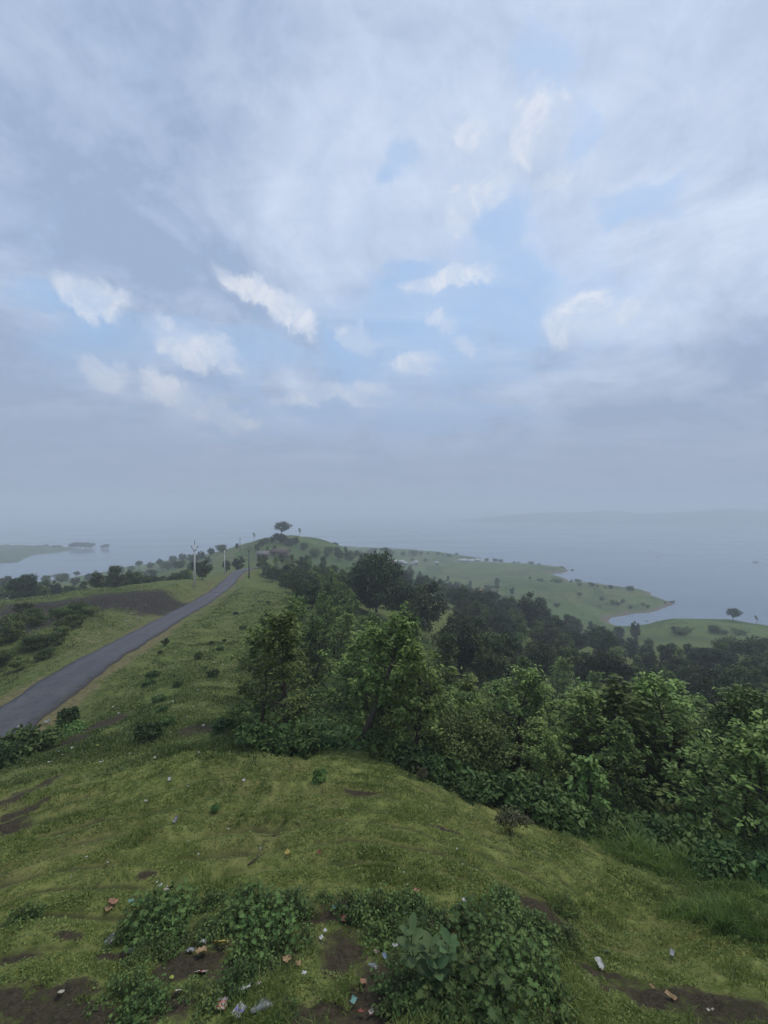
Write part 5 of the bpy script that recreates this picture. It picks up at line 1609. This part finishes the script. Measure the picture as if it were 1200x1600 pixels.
# ------------------------------------------------------------------ boats
M['boat'] = flat_mat('tarred_wood', (0.05, 0.042, 0.038), 0.7, 0.3, 2, 0.3)
M['boatin'] = flat_mat('bare_wood', (0.14, 0.10, 0.07), 0.8, 0.2, 2, 0.3)
def boat(px, d, L, rz, label, rower=False):
    root = empty('rowing_boat', (colx(px, d), d, 0.0))
    root.rotation_euler = (0, 0, rz)
    n = 13; V = []
    prof = ((0.0, -0.25), (0.55, -0.22), (0.92, 0.15), (1.0, 0.55), (0.90, 0.55), (0.80, 0.12), (0.0, -0.10))
    for i in range(n):
        t = i / (n - 1) * 2 - 1
        w = 0.75 * (1 - abs(t) ** 2.6) + 0.03
        sh = 0.45 * abs(t) ** 3
        for s in (1,):
            row = [(t * L / 2, w * a, z + sh + 0.15) for a, z in prof] + [(t * L / 2, -w * a, z + sh + 0.15) for a, z in prof[::-1][1:-1]]
            V += row
    k = len(V) // n
    f = np.array([(i * k + j, i * k + (j + 1) % k, (i + 1) * k + (j + 1) % k, (i + 1) * k + j) for i in range(n - 1) for j in range(k)])
    obj('hull', mesh_np('hull', np.array(V), f, None, True), M['boat'], root)
    for x in (-0.25, 0.0, 0.25):
        g = Geo(); g.box((x * L, 0, 0.42), (0.25, 1.15, 0.05))
        obj('thwart', g.mesh('thwart'), M['boatin'], root)
    tag(root, label, 'boat')
boat(1180, 474, 6.8, 0.05, 'long dark boat out on the lake near the right edge')
boat(1027, 526, 3.4, 0.7, 'small dark boat out on the open lake')
boat(1050, 268, 4.2, 0.2, 'dark boat moored at the tip of the grassy point')
# rocks at the ends of the points
def rock(px, d, s, label):
    n = 10; V = []
    s1 = int(RNG.integers(1000))
    for i in range(7):
        ph = math.pi * i / 6
        for k in range(n):
            a = 2 * math.pi * k / n
            q = np.array((math.sin(ph) * math.cos(a), math.sin(ph) * math.sin(a), math.cos(ph)))
            r = s * (1 + 0.9 * float(vnoise(np.array([q[0] * 1.6 + q[2] * 2.1]), np.array([q[1] * 1.7 - q[2]]), s1)[0]))
            V.append(q * r * (1.2, 0.9, 0.7))
    f = np.array([(i * n + k, i * n + (k + 1) % n, (i + 1) * n + (k + 1) % n, (i + 1) * n + k) for i in range(6) for k in range(n)])
    o = obj('rock', mesh_np('rock', np.array(V), f), M['rock'], None, (colx(px, d), d, 0.2))
    tag(o, label, 'rock')
M['rock'] = flat_mat('rock', (0.10, 0.09, 0.08), 0.9, 0.2, 1.0, 0.4)
rock(894, 412, 1.3, 'dark rock in the water off the end of the long headland')
rock(893, 352, 0.9, 'dark rock at the tip of the short second headland')

# ------------------------------------------------------------------ haze: one closed box of even, pale air
def build_haze():
    g = Geo()
    z0, z1, S = -4.0, 100.0, 9000
    g.box((0, 0, (z0 + z1) / 2), (2 * S, 2 * S, z1 - z0))
    m, t, out = new_mat('haze_air')
    v = t.n('ShaderNodeVolumePrincipled')
    v.inputs['Color'].default_value = (0.84, 0.905, 0.985, 1)
    v.inputs['Density'].default_value = 0.00096
    v.inputs['Anisotropy'].default_value = 0.0
    t.t.links.new(v.outputs[0], out.inputs['Volume'])
    o = obj('haze', g.mesh('haze'), m)
    tag(o, 'pale humid haze over the lake', 'haze', kind='stuff')
build_haze()
